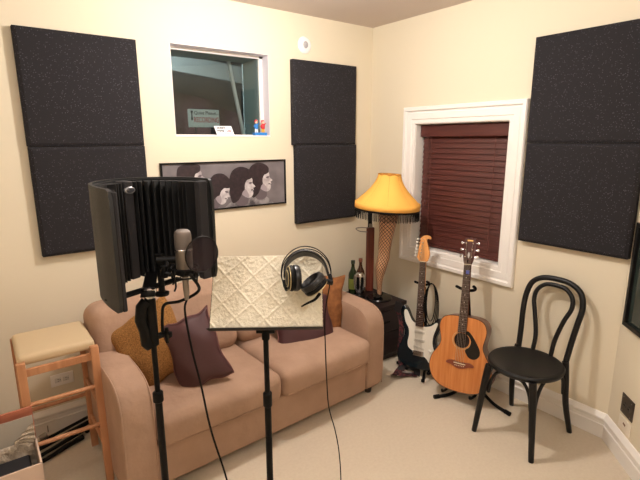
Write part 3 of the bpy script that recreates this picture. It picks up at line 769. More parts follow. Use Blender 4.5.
Hd = MB().prism(hp, -.010, .005, M=HM).done('headstock', mat('headstock_face', (74, 38, 34), .3), G, bevel=.0015)
MB().rbox((0, .157, .0055), (.036, .010, .002), .0008, M=HM).done('logo_plate', mat('logo_gold', (212, 170, 90), .4), Hd)
m = MB(); m.prism([(0, .035), (-.008, .060), (-.005, .075), (0, .080), (.005, .075), (.008, .060)], .005, .006, M=HM); m.done('inlay', mat('inlay_grey', (176, 172, 168), .3), Hd)
MB().prism([(-.006, .012), (-.007, .026), (.007, .026), (.006, .012)], .005, .0062, M=HM).done('truss_cover', BLKP, Hd)
MB().rbox((.006, -.0135, .800), (.020, .002, .024), .0008).done('blue_sticker', mat('sticker_blue', (70, 92, 190), .5), G)
ends = []
for k in range(6):
    sx = -1 if k < 3 else 1; r = k if k < 3 else 5-k
    zz = .05+.045*r
    p = HM @ V((sx*.022, zz, .010)); ends.append(p)
    c = MB(); c.cyl(HM @ V((sx*.022, zz, .004)), HM @ V((sx*.022, zz, .014)), .004, n=10); c.cyl(HM @ V((sx*.036, zz, -.004)), HM @ V((sx*.048, zz, -.004)), .0028, n=8)
    o = c.done('tuning_post', CHROME, Hd)
    c = MB(); c.rbox(HM @ V((sx*.054, zz, -.004)), (.013, .008, .018), .0035); c.done('tuning_button', INLAY if sx > 0 and r < 2 else CHROME, o)
strings(G, .192, .850, -.0145, -.0165, .054, .036, ends)

# electric
E_ = thing('electric_guitar', 'dark blue-green electric guitar with white pickguard beside the side table', 'guitar', M=gmatrix((-.330, -.905, .066), (-.175, -.785, 1.060), 196) @ Matrix.Diagonal((1.06, 1, 1.01, 1)))
TEAL = mat('dark_teal_lacquer', (20, 31, 38), .16, coat=.6)
body = [(0, 0), (.07, .004), (.125, .022), (.158, .065), (.160, .115), (.142, .165), (.120, .205), (.116, .245), (.132, .290), (.150, .335), (.152, .375), (.136, .395), (.115, .382), (.088, .352), (.055, .335), (.030, .330), (-.030, .332), (-.052, .345), (-.075, .375), (-.098, .425), (-.125, .455), (-.150, .445), (-.155, .405), (-.143, .345), (-.124, .290), (-.118, .245), (-.132, .195), (-.158, .140), (-.168, .085), (-.150, .035), (-.085, .006)]
bo = [(p.x, p.y) for p in catmull([(x, z, 0) for x, z in body], 4, True)]
MB().prism(bo, -.042, 0, M=FM(0)).done('body', TEAL, E_, bevel=.007)
pgd = [(-.030, .334), (-.060, .350), (-.082, .385), (-.102, .420), (-.120, .425), (-.125, .395), (-.112, .335), (-.085, .29), (-.080, .24), (-.088, .190), (-.080, .150), (-.045, .128), (-.042, .118), (.045, .100), (.085, .060), (.120, .062), (.130, .100), (.110, .16), (.098, .205), (.100, .26), (.118, .32), (.128, .355), (.115, .362), (.085, .335), (.050, .322), (.030, .320)]
pgo = [(p.x, p.y) for p in catmull([(x, z, 0) for x, z in pgd], 3, True)]
PGO = MB().prism(pgo, 0, .0022, M=FM(0)).done('pickguard', mat('white_pickguard', (232, 226, 214), .35), E_)
for z, tl in ((.275, 0), (.215, 0), (.160, .18)):
    o = MB().rbox((0, -.005, z), (.084, .006, .019), .003, rot=(0, tl, 0)).done('pickup', mat('pickup_white', (214, 208, 196), .4), PGO)
    m = MB()
    for k in range(6): xx = -.026+k*.0105; m.cyl((xx, -.008, z-xx*sin(tl)), (xx, -.009, z-xx*sin(tl)), .0024, n=8)
    m.done('pole_pieces', NICKEL, o)
MB().rbox((0, -.006, .118), (.078, .010, .038), .003).done('bridge', CHROME, E_)
for x, z in ((.080, .150), (.095, .118), (.112, .088)):
    o = MB(Matrix.Translation((x, -.002, z)) @ M90).lathe([(.012, 0), (.0115, .004), (.009, .012), (.001, .013)], 18).done('knob', INLAY, PGO)
MB().cyl((.072, -.002, .185), (.076, -.012, .190), .002, .003, 8).done('switch', IVO, PGO)
MB().rbox((.118, -.003, .050), (.026, .006, .040), .003, rot=(0, .5, 0)).done('jack_plate', CHROME, E_)
neck_parts(E_, .33, .790, -.012, .056, .042, .318, ROSE, MAPLE, .648)
HE = frame((0, -.008, .793), (1, 0, 0), (0, 0, 1), (0, -1, 0)) @ Matrix.Diagonal((1.22, 1, 1, 1))
hd = [(-.021, 0), (-.032, .018), (-.040, .034), (-.036, .042), (-.022, .150), (-.012, .178), (.008, .190), (.030, .186), (.040, .172), (.036, .162), (.024, .166), (.014, .155), (.020, .130), (.032, .085), (.036, .050), (.030, .020), (.021, 0)]
hdo = [(p.x, p.y) for p in catmull([(x, z, 0) for x, z in hd], 3, True)]
HDo = MB().prism(hdo, -.010, .003, M=HE).done('headstock', MAPLE, E_, bevel=.001)
ends = []
for k in range(6):
    zz = .038+k*.0245; xx = -.026+k*.0026
    ends.append(HE @ V((xx+.010, zz, .008)))
    c = MB(); c.cyl(HE @ V((xx+.010, zz, .002)), HE @ V((xx+.010, zz, .010)), .004, n=10); o = c.done('tuning_post', CHROME, HDo)
    c = MB(); c.cyl(HE @ V((xx-.006, zz, -.004)), HE @ V((xx-.020, zz, -.004)), .0025, n=8); c.rbox(HE @ V((xx-.027, zz, -.003)), (.013, .009, .015), .003); c.done('tuning_button', INLAY, o)
strings(E_, .118, .790, -.0145, -.0200, .052, .036, ends)
MB().cyl((-.150, -.02, .440), (-.158, -.02, .452), .006, n=10).done('strap_button', CHROME, E_)

# stands
def Gp(T, x, y, z): return T.matrix_world @ V((x, y, z))
bpy.context.view_layer.update()
t = thing('guitar_stand', 'black tubular stand holding the amber acoustic guitar', 'stand', (-.22, -1.27, 0), group='guitar stands')
inv = Matrix.Translation((.22, 1.27, 0))
c0 = V((-.20, -1.27, .10))
yk = Gp(G, 0, .035, .68)
m = MB(inv); m.tube([(-.19, -1.275, .12), yk+V((.012, 0, -.03))], .010, 12); m.done('post', BLKM, t)
for e_ in ((-.455, -1.165, .012), (-.235, -1.585, .012), (-.03, -1.19, .012)):
    m = MB(inv); m.tube(catmull([(-.19, -1.275, .14), V((-.19, -1.275, .05)).lerp(V(e_), .25)+V((0, 0, .02)), V((-.19, -1.275, .02)).lerp(V(e_), .6), e_], 5), .011, 10); o = m.done('leg', BLKM, t)
    d = (V(e_)-V((-.19, -1.275, .012))).normalized(); d.z = 0
    m = MB(inv); m.cyl(V(e_)-d*.035, V(e_)+d*.004, .0145, n=12); m.done('rubber_foot', RUBBER, o)
for sx in (-1, 1):
    a = Gp(G, sx*.09, .125, .03); b = Gp(G, sx*.09, -.02, -.014)
    m = MB(inv); m.tube(catmull([V((-.19, -1.275, .13)), Gp(G, sx*.06, .14, .02), Gp(G, sx*.09, .10, -.014), b, b+V((-.01, 0, .018))], 5), .0085, 10); m.done('cradle_arm', RUBBER, t)
m = MB(inv)
L = [Gp(G, -.050, -.035, .70), Gp(G, -.055, .0, .695), Gp(G, -.045, .03, .685), Gp(G, 0, .042, .675), Gp(G, .045, .03, .685), Gp(G, .058, .0, .70), Gp(G, .056, -.03, .712)]
m.tube(catmull(L, 6), .010, 10); m.done('yoke', RUBBER, t)
t = thing('guitar_stand', 'black tubular stand holding the dark electric guitar', 'stand', (-.2, -.86, 0), group='guitar stands')
inv = Matrix.Translation((.2, .86, 0))
yk = Gp(E_, 0, .03, .62)
m = MB(inv); m.tube([(-.17, -.85, .10), yk+V((.012, 0, -.02))], .009, 12); m.done('post', BLKM, t)
for e_ in ((-.36, -.98, .012), (-.30, -.68, .012), (-.035, -.86, .012)):
    m = MB(inv); m.tube(catmull([(-.17, -.85, .13), V((-.17, -.85, .05)).lerp(V(e_), .3)+V((0, 0, .02)), V((-.17, -.85, .02)).lerp(V(e_), .6), e_], 5), .010, 10); o = m.done('leg', BLKM, t)
    m = MB(inv); m.cyl(V(e_)+V((0, 0, -.001)), V(e_)+V((0, 0, .014)), .013, n=12); m.done('rubber_foot', RUBBER, o)
for sx in (-1, 1):
    m = MB(inv); m.tube(catmull([V((-.17, -.85, .12)), Gp(E_, sx*.05, .06, .0), Gp(E_, sx*.08, .03, -.014), Gp(E_, sx*.08, -.014, -.012), Gp(E_, sx*.08, -.018, .002)], 5), .0075, 10); m.done('cradle_arm', RUBBER, t)
m = MB(inv); m.tube(catmull([Gp(E_, -.040, -.035, .642), Gp(E_, -.046, .0, .635), Gp(E_, -.035, .022, .628), Gp(E_, 0, .03, .62), Gp(E_, .035, .022, .628), Gp(E_, .048, .0, .64), Gp(E_, .044, -.03, .652)], 6), .009, 10); m.done('yoke', RUBBER, t)

# coiled cable hanging from electric stand yoke
m = MB(); P = []
hk = Gp(E_, .060, .0, .645)
for k in range(4):
    w_, h_ = .032+.008*k, .29+.03*k
    for a in range(24):
        A = 2*pi*a/24+pi/2
        c = hk+V((-.004*k-.03, -.035-.004*k, -h_/2+.010))
        P.append(c+V((0.35*w_*cos(A), -w_*cos(A)*.95, h_/2*sin(A))))
m.tube(P, .0033, 6); o = m.done('coiled_cable', RUBBER); tag(o, 'black cable coiled in a long loop, hung beside the electric guitar neck', 'cable')

# strap with red pattern
STR = mat('strap_pattern', (96, 40, 46), .8, vary=(60, (22, 20, 24), .05))
t = thing('guitar_strap', 'black and red patterned guitar strap hanging down to the floor from the electric guitar', 'strap', (-.40, -.78, 0))
inv = Matrix.Translation((.40, .78, 0))
def ribbon(name, m_, pts, w_, n=6, wd=None, parent=None):
    P = catmull(pts, n); bm_ = MB(inv); rows = []
    for i, p in enumerate(P):
        tg = (P[min(i+1, len(P)-1)]-P[max(i-1, 0)]).normalized()
        wv = wd[0].lerp(wd[1], i/(len(P)-1)).normalized(); wv = (wv-tg*wv.dot(tg)).normalized()
        nv = tg.cross(wv)*.0015
        rows.append([bm_.bm.verts.new(inv @ (p+wv*sx*w_/2+nv*sy)) for sx, sy in ((-1, -1), (1, -1), (1, 1), (-1, 1))])
    for A, B in zip(rows, rows[1:]):
        for k in range(4): bm_.bm.faces.new((A[k], A[(k+1) % 4], B[(k+1) % 4], B[k]))
    bm_.bm.faces.new(rows[0]); bm_.bm.faces.new(rows[-1][::-1])
    return bm_.done(name, m_, parent)
side_e = (E_.matrix_world.to_3x3() @ V((1, 0, 0))).normalized(); fr_e = (E_.matrix_world.to_3x3() @ V((0, -1, 0))).normalized()
sb = Gp(E_, -.160, -.02, .450)
ribbon('webbing', STR, [sb+V((0, 0, .01)), sb-side_e*.006+V((-.006, 0, -.04)), Gp(E_, -.150, .004, .33), Gp(E_, -.150, .020, .20), Gp(E_, -.165, .035, .10), V((-.36, -.765, .05)), V((-.40, -.765, .012)), V((-.455, -.79, .010))], .036, wd=(side_e, V((.8, -.5, 0))), parent=t)
ribbon('webbing', STR, [V((-.455, -.79, .014)), V((-.48, -.805, .030)), V((-.45, -.83, .040)), V((-.37, -.85, .022)), V((-.325, -.895, .012))], .05, wd=(V((.6, -.5, .1)), V((.5, .5, .0))), parent=t)
ribbon('strap_end', mat('strap_leather', (30, 26, 28), .5), [sb+V((-.004, 0, .03)), sb+V((-.010, 0, -.01)), sb-side_e*.012+V((-.012, 0, -.05))], .055, wd=(side_e, side_e), parent=t)
ribbon('strap_end', mat('strap_leather', (30, 26, 28), .5), [V((-.40, -.79, .030)), V((-.345, -.80, .055)), V((-.30, -.86, .040)), V((-.33, -.90, .016))], .05, wd=(V((.5, -.8, .2)), V((.6, .4, .2))), parent=t)
lab(ribbon('strap_buckle', mat('buckle_grey', (150, 146, 142), .4), [V((-.42, -.835, .046)), V((-.385, -.850, .040)), V((-.35, -.868, .030))], .014, wd=(V((.6, -.5, .1)), V((.5, .5, .0))), parent=t), 'pale strap slider')

# ------------------------------------------------------------------ bentwood chair
CH = thing('bentwood_chair', 'black bentwood cafe chair with looped back near the right wall', 'chair', (-.352, -1.715, 0), radians(1))
sz = .465
def ov(r, z, dx=0): return [(dx+r*1.0*cos(2*pi*k/48), r*.99*sin(2*pi*k/48), z) for k in range(48)]
MB().lathe([(.001, sz-.030), (.190, sz-.032), (.202, sz-.024), (.207, sz-.008), (.200, sz+.002), (.182, sz+.003), (.175, sz-.001), (.001, sz-.004)], 56).done('seat', BLKW, CH)
# back legs + outer loop as one bent rod
zz = .905
for nm, pts, r in (('outer_back_loop', [(.178, .142, sz-.03), (.205, .150, .56), (.228, .160, .68), (.256, .163, .78), (.274, .142, .858), (.284, .085, .898), (.287, 0, .908), (.284, -.085, .898), (.274, -.146, .858), (.256, -.170, .78), (.230, -.162, .68), (.205, -.150, .56), (.178, -.142, sz-.03)], .0165),
                  ('inner_back_loop', [(.186, .054, sz), (.210, .058, .56), (.232, .086, .68), (.250, .108, .76), (.264, .102, .820), (.275, .062, .862), (.278, 0, .872), (.275, -.062, .862), (.264, -.106, .820), (.250, -.114, .76), (.232, -.086, .68), (.210, -.058, .56), (.186, -.054, sz)], .0130)):
    MB().tube(catmull(pts, 8), r, 12).done(nm, BLKW, CH)
for sy in (-1, 1):
    MB().tube(catmull([(.176, sy*.145, sz+.0), (.178, sy*.156, .36), (.190, sy*.168, .20), (.245, sy*.186, 0.001)], 6), [.0195, .019, .017, .0145], 12).done('leg', BLKW, CH)
    MB().tube(catmull([(-.165, sy*.130, sz-.02), (-.170, sy*.142, .36), (-.182, sy*.160, .18), (-.192, sy*.178, 0.001)], 6), [.0205, .020, .0175, .0145], 12).done('leg', BLKW, CH)
def arch(p0, p1, z0, zt, inw):
    p0, p1, inw = V(p0), V(p1), V(inw)
    L = [p0, p0.lerp(p1, .06)+V((0, 0, (zt-z0)*.55)), p0.lerp(p1, .22)+V((0, 0, (zt-z0)*.93)), p0.lerp(p1, .5)+V((0, 0, zt-z0)), p0.lerp(p1, .78)+V((0, 0, (zt-z0)*.93)), p0.lerp(p1, .94)+V((0, 0, (zt-z0)*.55)), p1]
    return catmull([l+inw for l in L], 6)
MB().tube(arch((-.165, .128, .27), (-.165, -.128, .27), .27, .432, (0.01, 0, 0)), .0095, 10).done('front_brace', BLKW, CH)
for sy in (-1, 1):
    MB().tube(arch((-.150, sy*.150, .27), (.168, sy*.158, .27), .27, .432, (0, -sy*.004, 0)), .0095, 10).done('side_brace', BLKW, CH)

# ------------------------------------------------------------------ stool
BEECH = wood_mat('beech_wood', (196, 142, 102), (178, 122, 84), 40, .45, 'Z')
STL = thing('padded_stool', 'tall beech wood stool with cream padded seat left of the sofa', 'stool', (-2.560, -.452, 0))
LX, LY = .152, .160
for sx in (-1, 1):
    for sy in (-1, 1):
        MB().beam((sx*(LX+.002), sy*(LY+.006)-(.022 if sy < 0 else 0), 0), (sx*LX, sy*LY-(.012 if sy < 0 else 0), .748), .036, .026, (0, 1, 0)).done('leg', BEECH, STL, bevel=.003)
m = MB()
for sy in (-1, 1): m.beam((-LX, sy*LY, .690), (LX, sy*LY, .690), .020, .035, (0, 0, 1))
for sx in (-1, 1): m.beam((sx*LX, -LY, .690), (sx*LX, LY, .690), .018, .035)
m.done('seat_frame', BEECH, STL, bevel=.002)
for sy, L in ((-1, (.535, .325)), (1, (.545, .335))):
    for z in L: MB().cyl((-LX, sy*LY-(.012 if sy < 0 else 0), z), (LX, sy*LY-(.012 if sy < 0 else 0), z), .0105, n=12).done('rung', BEECH, STL)
for sx in (-1, 1):
    for z in (.42, .20): MB().cyl((sx*LX, -LY, z), (sx*LX, LY, z), .0105, n=12).done('rung', BEECH, STL)
MB().rbox((0, .010, .745), (.325, .325, .050), .020, puff=(.0, .0, .010), seg=5).done('seat_pad', mat('cream_vinyl', (204, 182, 148), .5, bump=(6, .1, .02)), STL)

# outlet cables / folded tripod under the stool
t = thing('folded_tripod_stand', 'black folded tripod stand lying on the carpet under the stool', 'stand', (-2.52, -.14, 0))
inv = Matrix.Translation((2.52, .14, 0))
for a, b, r in (((-2.70, -.20, .035), (-2.32, -.055, .038), .013), ((-2.68, -.24, .02), (-2.34, -.10, .03), .011), ((-2.69, -.17, .055), (-2.36, -.05, .060), .009)):
    MB(inv).cyl(a, b, r, n=12).done('leg', BLKM, t)
MB(inv).cyl((-2.34, -.065, .045), (-2.295, -.05, .045), .032, n=16).done('hub', BLKP, t)
m = MB(inv); m.cyl((-2.42, -.115, .02), (-2.42, -.15, .02), .014, n=12); m.cyl((-2.60, -.18, .05), (-2.60, -.20, .075), .012, n=12); m.done('clamp_knob', BLKP, t)
m = MB(inv); m.cyl((-2.66, -.15, .072), (-2.625, -.15, .085), .017, n=14); m.cyl((-2.615, -.13, .085), (-2.615, -.13, .125), .003, n=8); m.done('tripod_head', NICKEL, t)
o = MB().tube(catmull([(-2.68, -.285, .012), (-2.62, -.26, .012), (-2.52, -.215, .016), (-2.45, -.19, .016)], 6), [.011, .011, .015, .015], 10).done('loose_stand_tube', BLKM); tag(o, 'short black tube lying on the carpet in front of the folded tripod', 'tube')

# ------------------------------------------------------------------ open box lower left with lid, and board behind it
BX = thing('open_storage_box', 'open pale cardboard box with plastic lining in the lower left corner', 'box', (-2.90, -.80, 0))
bx0, bx1, byf, byb, bh = -.24, .205, -.105, .110, .405
m = MB(); th = .008
m.b2((bx0, byf, .0), (bx1, byf+th, bh)); m.b2((bx0, byb-th, .0), (bx1, byb, bh)); m.b2((bx0, byf, .0), (bx0+th, byb, bh)); m.b2((bx1-th, byf, 0), (bx1, byb, bh)); m.b2((bx0, byf, 0), (bx1, byb, .008))
m.done('box_body', PINK, BX, bevel=.001)
LIN = mat('plastic_lining', (196, 184, 168), .35, bump=(30, .9, .02), vary=(25, (162, 146, 130), .2))
grid('plastic_lining', LIN, lambda u, v: V((bx0+.012+u*(bx1-bx0-.024), byb-.014-.006*abs(sin(u*23+v*5)), .02+v*(bh-.014))), 60, 14, BX, solid=.001)
grid('lid_flap', mat('grey_card', (170, 164, 154), .6), lambda u, v: V((bx0+u*(bx1-bx0-.004), byb-.004+v*.004, bh+v*.115)), 2, 2, BX, smooth=False, solid=.003)
grid('crumpled_plastic', LIN, lambda u, v: V((bx1-.085+u*.08+.0*v, byb-.012-.010*abs(sin(u*9+v*12))-.006*v, bh-.01+v*(.03+.075*u))), 20, 20, BX, solid=.001)
o = MB().rbox((-2.92, -.80, .178), (.38, .19, .335), .01).done('black_case', mat('black_case_fabric', (28, 28, 34), .7)); tag(o, 'black case sitting inside the open cardboard box', 'case')
o = MB().box((-2.945, -.664, .275), (.50, .012, .55)).done('wooden_board', wood_mat('salmon_wood', (186, 116, 92), (164, 96, 74), 30, .5, 'X'), bevel=.002, smooth=False); tag(o, 'reddish board standing upright behind the open cardboard box', 'board')

# ------------------------------------------------------------------ microphone stand, shield, microphone
MS_ = V((-2.39, -1.57, 0))
t = thing('microphone_stand', 'black microphone stand with clutch in front of the sofa', 'stand', MS_)
MB().cyl((0, 0, .02), (0, 0, .92), .0115, n=16).done('lower_tube', BLKM, t)
MB().cyl((0, 0, .84), (0, 0, 1.255), .0085, n=16).done('upper_tube', BLKM, t)
MB().lathe([(.012, .900), (.0165, .905), (.0165, .935), (.011, .94)], 20).done('collar', BLKP, t)
m = MB(); m.tube([(-.010, 0, 1.245), (-.026, 0, 1.23), (-.032, 0, 1.19), (-.022, 0, 1.155), (-.020, 0, 1.11), (-.010, 0, 1.10)], .018, 12, flat=(1, 1)); m.cyl((0, 0, 1.10), (0, 0, 1.25), .017, n=16); m.done('clutch_grip', BLKP, t)
MB().lathe([(.010, 1.25), (.016, 1.255), (.016, 1.27), (.022, 1.273), (.022, 1.285), (.010, 1.290)], 20).done('thread_collar', CHROME, t)
for k in range(3):
    a = radians(100+120*k); MB().tube([(0, 0, .10), (.10*cos(a), .10*sin(a), .08), (.30*cos(a), .30*sin(a), .012)], .010, 10).done('leg', BLKM, t)
# shield
SHD = thing('microphone_shield', 'curved black vocal reflection shield with foam fins around the microphone', 'acoustic shield', MS_)
SMET = mat('shield_metal', (34, 35, 37), .55, metal=.2, bump=(500, .5, .002)); SFO = mat('shield_foam', (11, 10, 12), .95, bump=(300, .5, .003)); SFG = mat('shield_foam_grey', (40, 38, 41), .95, bump=(300, .5, .003))
path = catmull([(-2.498, -1.690, 0), (-2.508, -1.58, 0), (-2.500, -1.46, 0), (-2.452, -1.365, 0), (-2.350, -1.315, 0), (-2.245, -1.345, 0), (-2.172, -1.430, 0), (-2.150, -1.530, 0)], 12)
path = [p-V((MS_.x, MS_.y, 0)) for p in path]
z0, z1 = 1.262, 1.602
def nrm(i):
    tg = (path[min(i+1, len(path)-1)]-path[max(i-1, 0)]).normalized(); return V((-tg.y, tg.x, 0))*-1  # inward?
cen_ = V((.07, .05, 0))
def inward(i):
    n_ = nrm(i)
    return n_ if n_.dot(cen_-path[i]) > 0 else -n_
def wall(name, m_, offs0, offs1, za, zb, i0, i1, parent, rnd=0):
    mb = MB(); rows = []
    N = i1-i0
    for i in range(i0, i1+1):
        s_ = min(i-i0, i1-i); cut = 0
        if rnd: 
            L = s_*.0135
            cut = rnd-sqrt(max(0, rnd*rnd-(rnd-min(L, rnd))**2)) if L < rnd else 0
        p = path[i]; n_ = inward(i); o0, o1 = (offs0(i), offs1(i)) if callable(offs0) else (offs0, offs1)
        rows.append([mb.bm.verts.new(p+n_*o0+V((0, 0, za+cut))), mb.bm.verts.new(p+n_*o1+V((0, 0, za+cut))), mb.bm.verts.new(p+n_*o1+V((0, 0, zb-cut))), mb.bm.verts.new(p+n_*o0+V((0, 0, zb-cut)))])
    for A, B in zip(rows, rows[1:]):
        for k in range(4): mb.bm.faces.new((A[k], A[(k+1) % 4], B[(k+1) % 4], B[k]))
    mb.bm.faces.new(rows[0]); mb.bm.faces.new(rows[-1][::-1])
    return mb.done(name, m_, parent, ang=35)
NP = len(path)-1
wall('shell', SMET, -.006, .004, z0, z1, 0, NP, SHD, rnd=.03)
wall('foam_backing', SFO, .004, .014, z0+.004, z1-.006, 1, NP-1, SHD, rnd=.03)
# fins: tapered vertical wedges
mb = MB(); acc = 0; nf = 0
fine = []
for i in range(NP):
    for k in range(4): fine.append((path[i].lerp(path[i+1], k/4), inward(i).lerp(inward(i+1), k/4).normalized()))
dist = 0; last = None; fins = []
for p, n_ in fine:
    if last is not None: dist += (p-last).length
    last = p; fins.append((dist, p, n_))
tot = fins[-1][0]
def at(s):
    for a, b in zip(fins, fins[1:]):
        if b[0] >= s:
            f = (s-a[0])/max(1e-9, b[0]-a[0]); return a[1].lerp(b[1], f), a[2].lerp(b[2], f).normalized()
    return fins[-1][1], fins[-1][2]
s = .09
finspec = []
while s < tot-.05:
    if not .37 < s < .445: finspec.append(s)
    s += .030
for s in finspec:
    P = []
    for ds, o_ in ((-.014, .012), (.014, .012), (.003, .062 if s > .3 else .040), (-.003, .062 if s > .3 else .040)):
        p, n_ = at(s+ds); P.append((p+n_*o_))
    a = [mb.bm.verts.new(p+V((0, 0, z0+.006))) for p in P]; b = [mb.bm.verts.new(p+V((0, 0, z1-.010))) for p in P]
    mb.bm.faces.new(a[::-1]); mb.bm.faces.new(b)
    for k in range(4): mb.bm.faces.new((a[k], a[(k+1) % 4], b[(k+1) % 4], b[k]))
mb.done('foam_fins', SFO, SHD, smooth=False)
def strip(s0, s1, o0, o1, name, m_):
    mb = MB(); P = []
    for s_, o_ in ((s0, o0), (s1, o0), (s1, o1), (s0, o1)):
        p, n_ = at(s_); P.append(p+n_*o_)
    a = [mb.bm.verts.new(p+V((0, 0, z0+.004))) for p in P]; b = [mb.bm.verts.new(p+V((0, 0, z1-.006))) for p in P]
    mb.bm.faces.new(a[::-1]); mb.bm.faces.new(b)
    for k in range(4): mb.bm.faces.new((a[k], a[(k+1) % 4], b[(k+1) % 4], b[k]))
    return mb.done(name, m_, SHD, bevel=.004)
strip(.003, .012, .004, .017, 'end_foam', SFG)
strip(tot-.032, tot-.004, .014, .046, 'end_foam', SFG)
fl = strip(.384, .430, .016, .058, 'flat_foam_rib', SFG)
p, n_ = at(.407); tg = n_.cross(V((0, 0, 1)))
Mb = frame(p+n_*.060+V((0, 0, z1-.035)), V((0, 0, 1)).cross(n_), V((0, 0, 1)), n_)
MB(Mb @ Matrix.Diagonal((1, .55, 1, 1))).lathe([(.020, -.004), (.020, .003), (.017, .0045), (.001, .0045)], 28).done('badge', mat('badge_grey', (150, 150, 154), .35, metal=.5), fl)
MB(Mb @ Matrix.Diagonal((1, .5, 1, 1))).lathe([(.016, .0046), (.015, .0052), (.001, .0052)], 28).done('badge_face', mat('badge_dark', (60, 60, 66), .4), fl)
# support bracket under the shield
m = MB(); zb_ = 1.282
m.box((.035, .10, zb_-.005), (.04, .32, .006), (0, 0, radians(-20))); m.box((.0, .02, zb_-.004), (.26, .035, .006), (0, 0, radians(20)))
m.done('support_bar', BLKM, SHD, bevel=.001)
MB().cyl((.045, .02, zb_-.03), (.045, .02, zb_+.085), .010, n=14).done('mount_post', BLKM, SHD)
m = MB(); m.cyl((.03, .0, zb_+.085), (.09, -.03, zb_+.085), .012, n=14); m.cyl((.045, .02, zb_+.075), (.045, .02, zb_+.10), .014, n=14); m.done('mount_clamp', BLKP, SHD)
MB().lathe([(.014, zb_-.035), (.022, zb_-.033), (.022, zb_-.025), (.01, zb_-.022)], 18, M=Matrix.Translation((.045, .02, 0))).done('wing_nut', BLKP, SHD)
# studio microphone in shock mount
mic = V((-2.307, -1.660, 1.291))
t = thing('studio_microphone', 'silver large condenser microphone in front of the foam shield', 'microphone', mic)
MB().lathe([(.001, .062), (.022, .062), (.0245, .066), (.0245, .112), (.0255, .114), (.0255, .118), (.0245, .120)], 32).done('body', NICKEL, t)
MB().lathe([(.0245, .120), (.0245, .165), (.0225, .174), (.017, .179), (.001, .180)], 32).done('grille', NICKELG, t)
MB().lathe([(.0252, .119), (.0262, .120), (.0262, .123), (.0252, .124)], 32, cap=False).done('ring', CHROME, t)
MB().cyl((0, 0, .040), (0, 0, .062), .016, .020).done('connector_base', BLKP, t)
MB().lathe([(.001, -.035), (.006, -.035), (.0085, -.010), (.0095, .0), (.0095, .038), (.001, .038)], 18).done('cable_plug', NICKEL, t)
t = thing('shock_mount', 'black elastic shock mount cradling the silver microphone', 'mount', mic)
m = MB()
for z, r in ((.040, .038), (.066, .040)): m.tube([(r*cos(2*pi*k/32), r*sin(2*pi*k/32), z) for k in range(32)], .0028, 8, closed=True)
for k in range(4):
    a = 2*pi*k/4+.5; m.tube(catmull([(.040*cos(a), .040*sin(a), .072), (.046*cos(a), .046*sin(a), .055), (.042*cos(a), .042*sin(a), .020), (.050*cos(a), .050*sin(a), .006)], 5), .0028, 8)
m.done('cage', BLKM, t)
m = MB()
for k in range(8):
    a = 2*pi*k/8; b = a+.5; m.tube([(.038*cos(a), .038*sin(a), .045), (.0275*cos(b), .0275*sin(b), .054), (.040*cos(a+.4), .040*sin(a+.4), .066)], .0016, 6)
m.done('elastic', RUBBER, t)
MB().lathe([(.0262, .046), (.0285, .048), (.0285, .060), (.0262, .062)], 28, cap=False).done('cradle_ring', BLKP, t)
m = MB(); m.tube(catmull([(-.040, 0, .05), (-.055, .02, .055), (-.033-.0, .055, .068), (-.033, .105, .075)], 5), .007, 10); m.cyl((-.055, .02, .04), (-.055, .02, .075), .010, n=12); m.done('mount_arm', BLKM, t)
# pop filter with gooseneck
pc = V((-2.2692, -1.7051, 1.3992))
t = thing('pop_filter', 'round dark translucent mesh pop filter on a gooseneck beside the microphone', 'pop filter', pc)
nv = (-AWAY*.72+ACROSS*.70); nv.z = 0; nv.normalize(); xv = V((0, 0, 1)).cross(nv)
Mp = frame((0, 0, 0), xv, (0, 0, 1), nv)
m = MB(Mp); m.tube([(.053*cos(2*pi*k/48), .053*sin(2*pi*k/48), 0) for k in range(48)], .002, 8, closed=True); m.done('hoop', BLKP, t)
mesh = bpy.data.materials.new('pop_mesh'); mesh.use_nodes = True; nt = mesh.node_tree; b = nt.nodes['Principled BSDF']
b.inputs['Base Color'].default_value = (*lin((44, 32, 38)), 1); b.inputs['Roughness'].default_value = .9; b.inputs['Alpha'].default_value = .45
MB(Mp).lathe([(.052, -.0006), (.052, .0006)], 48).done('mesh_screen', mesh, t, smooth=False)
cl = V((-2.362, -1.578, 1.135))
m = MB(); gp = [cl-pc, cl-pc+V((.0, -.01, .055)), cl-pc+V((.010, -.012, .095)), V((-2.315, -1.63, 1.245))-pc, V((-2.275, -1.68, 1.285))-pc, Mp @ V((-.04, -.052, -.004))]
m.tube(catmull(gp, 8), .0048, 10); m.done('gooseneck', BLKM, t)
m = MB(Matrix.Translation(-pc)); m.cyl(MS_+V((-.014, 0, 1.120)), MS_+V((.045, 0, 1.128)), .010, n=12); m.cyl(MS_+V((.040, -.012, 1.10)), MS_+V((.040, -.012, 1.15)), .006, n=10); m.lathe([(.0001, 0), (.012, 0), (.012, .014), (.0001, .014)], 14, M=Matrix.Translation(MS_+V((.045, -.01, 1.118)))); m.done('clamp', BLKP, t)
# microphone cable
m = MB(); p0 = mic+V((0, 0, -.034))
m.tube(catmull([p0, V((-2.3159, -1.6615, 1.2188)), V((-2.3023, -1.6617, 1.0910)), V((-2.2807, -1.6614, 0.9641)), V((-2.2534, -1.6535, 0.7870)), V((-2.2079, -1.6360, 0.6011)), V((-2.1635, -1.6214, 0.4016)), V((-1.98, -1.28, .05)), V((-1.90, -1.30, .006)), V((-1.80, -1.45, .006))], 8), .0034, 8)
o = m.done('microphone_cable', RUBBER); tag(o, 'black cable hanging from the silver microphone down to the carpet', 'cable')

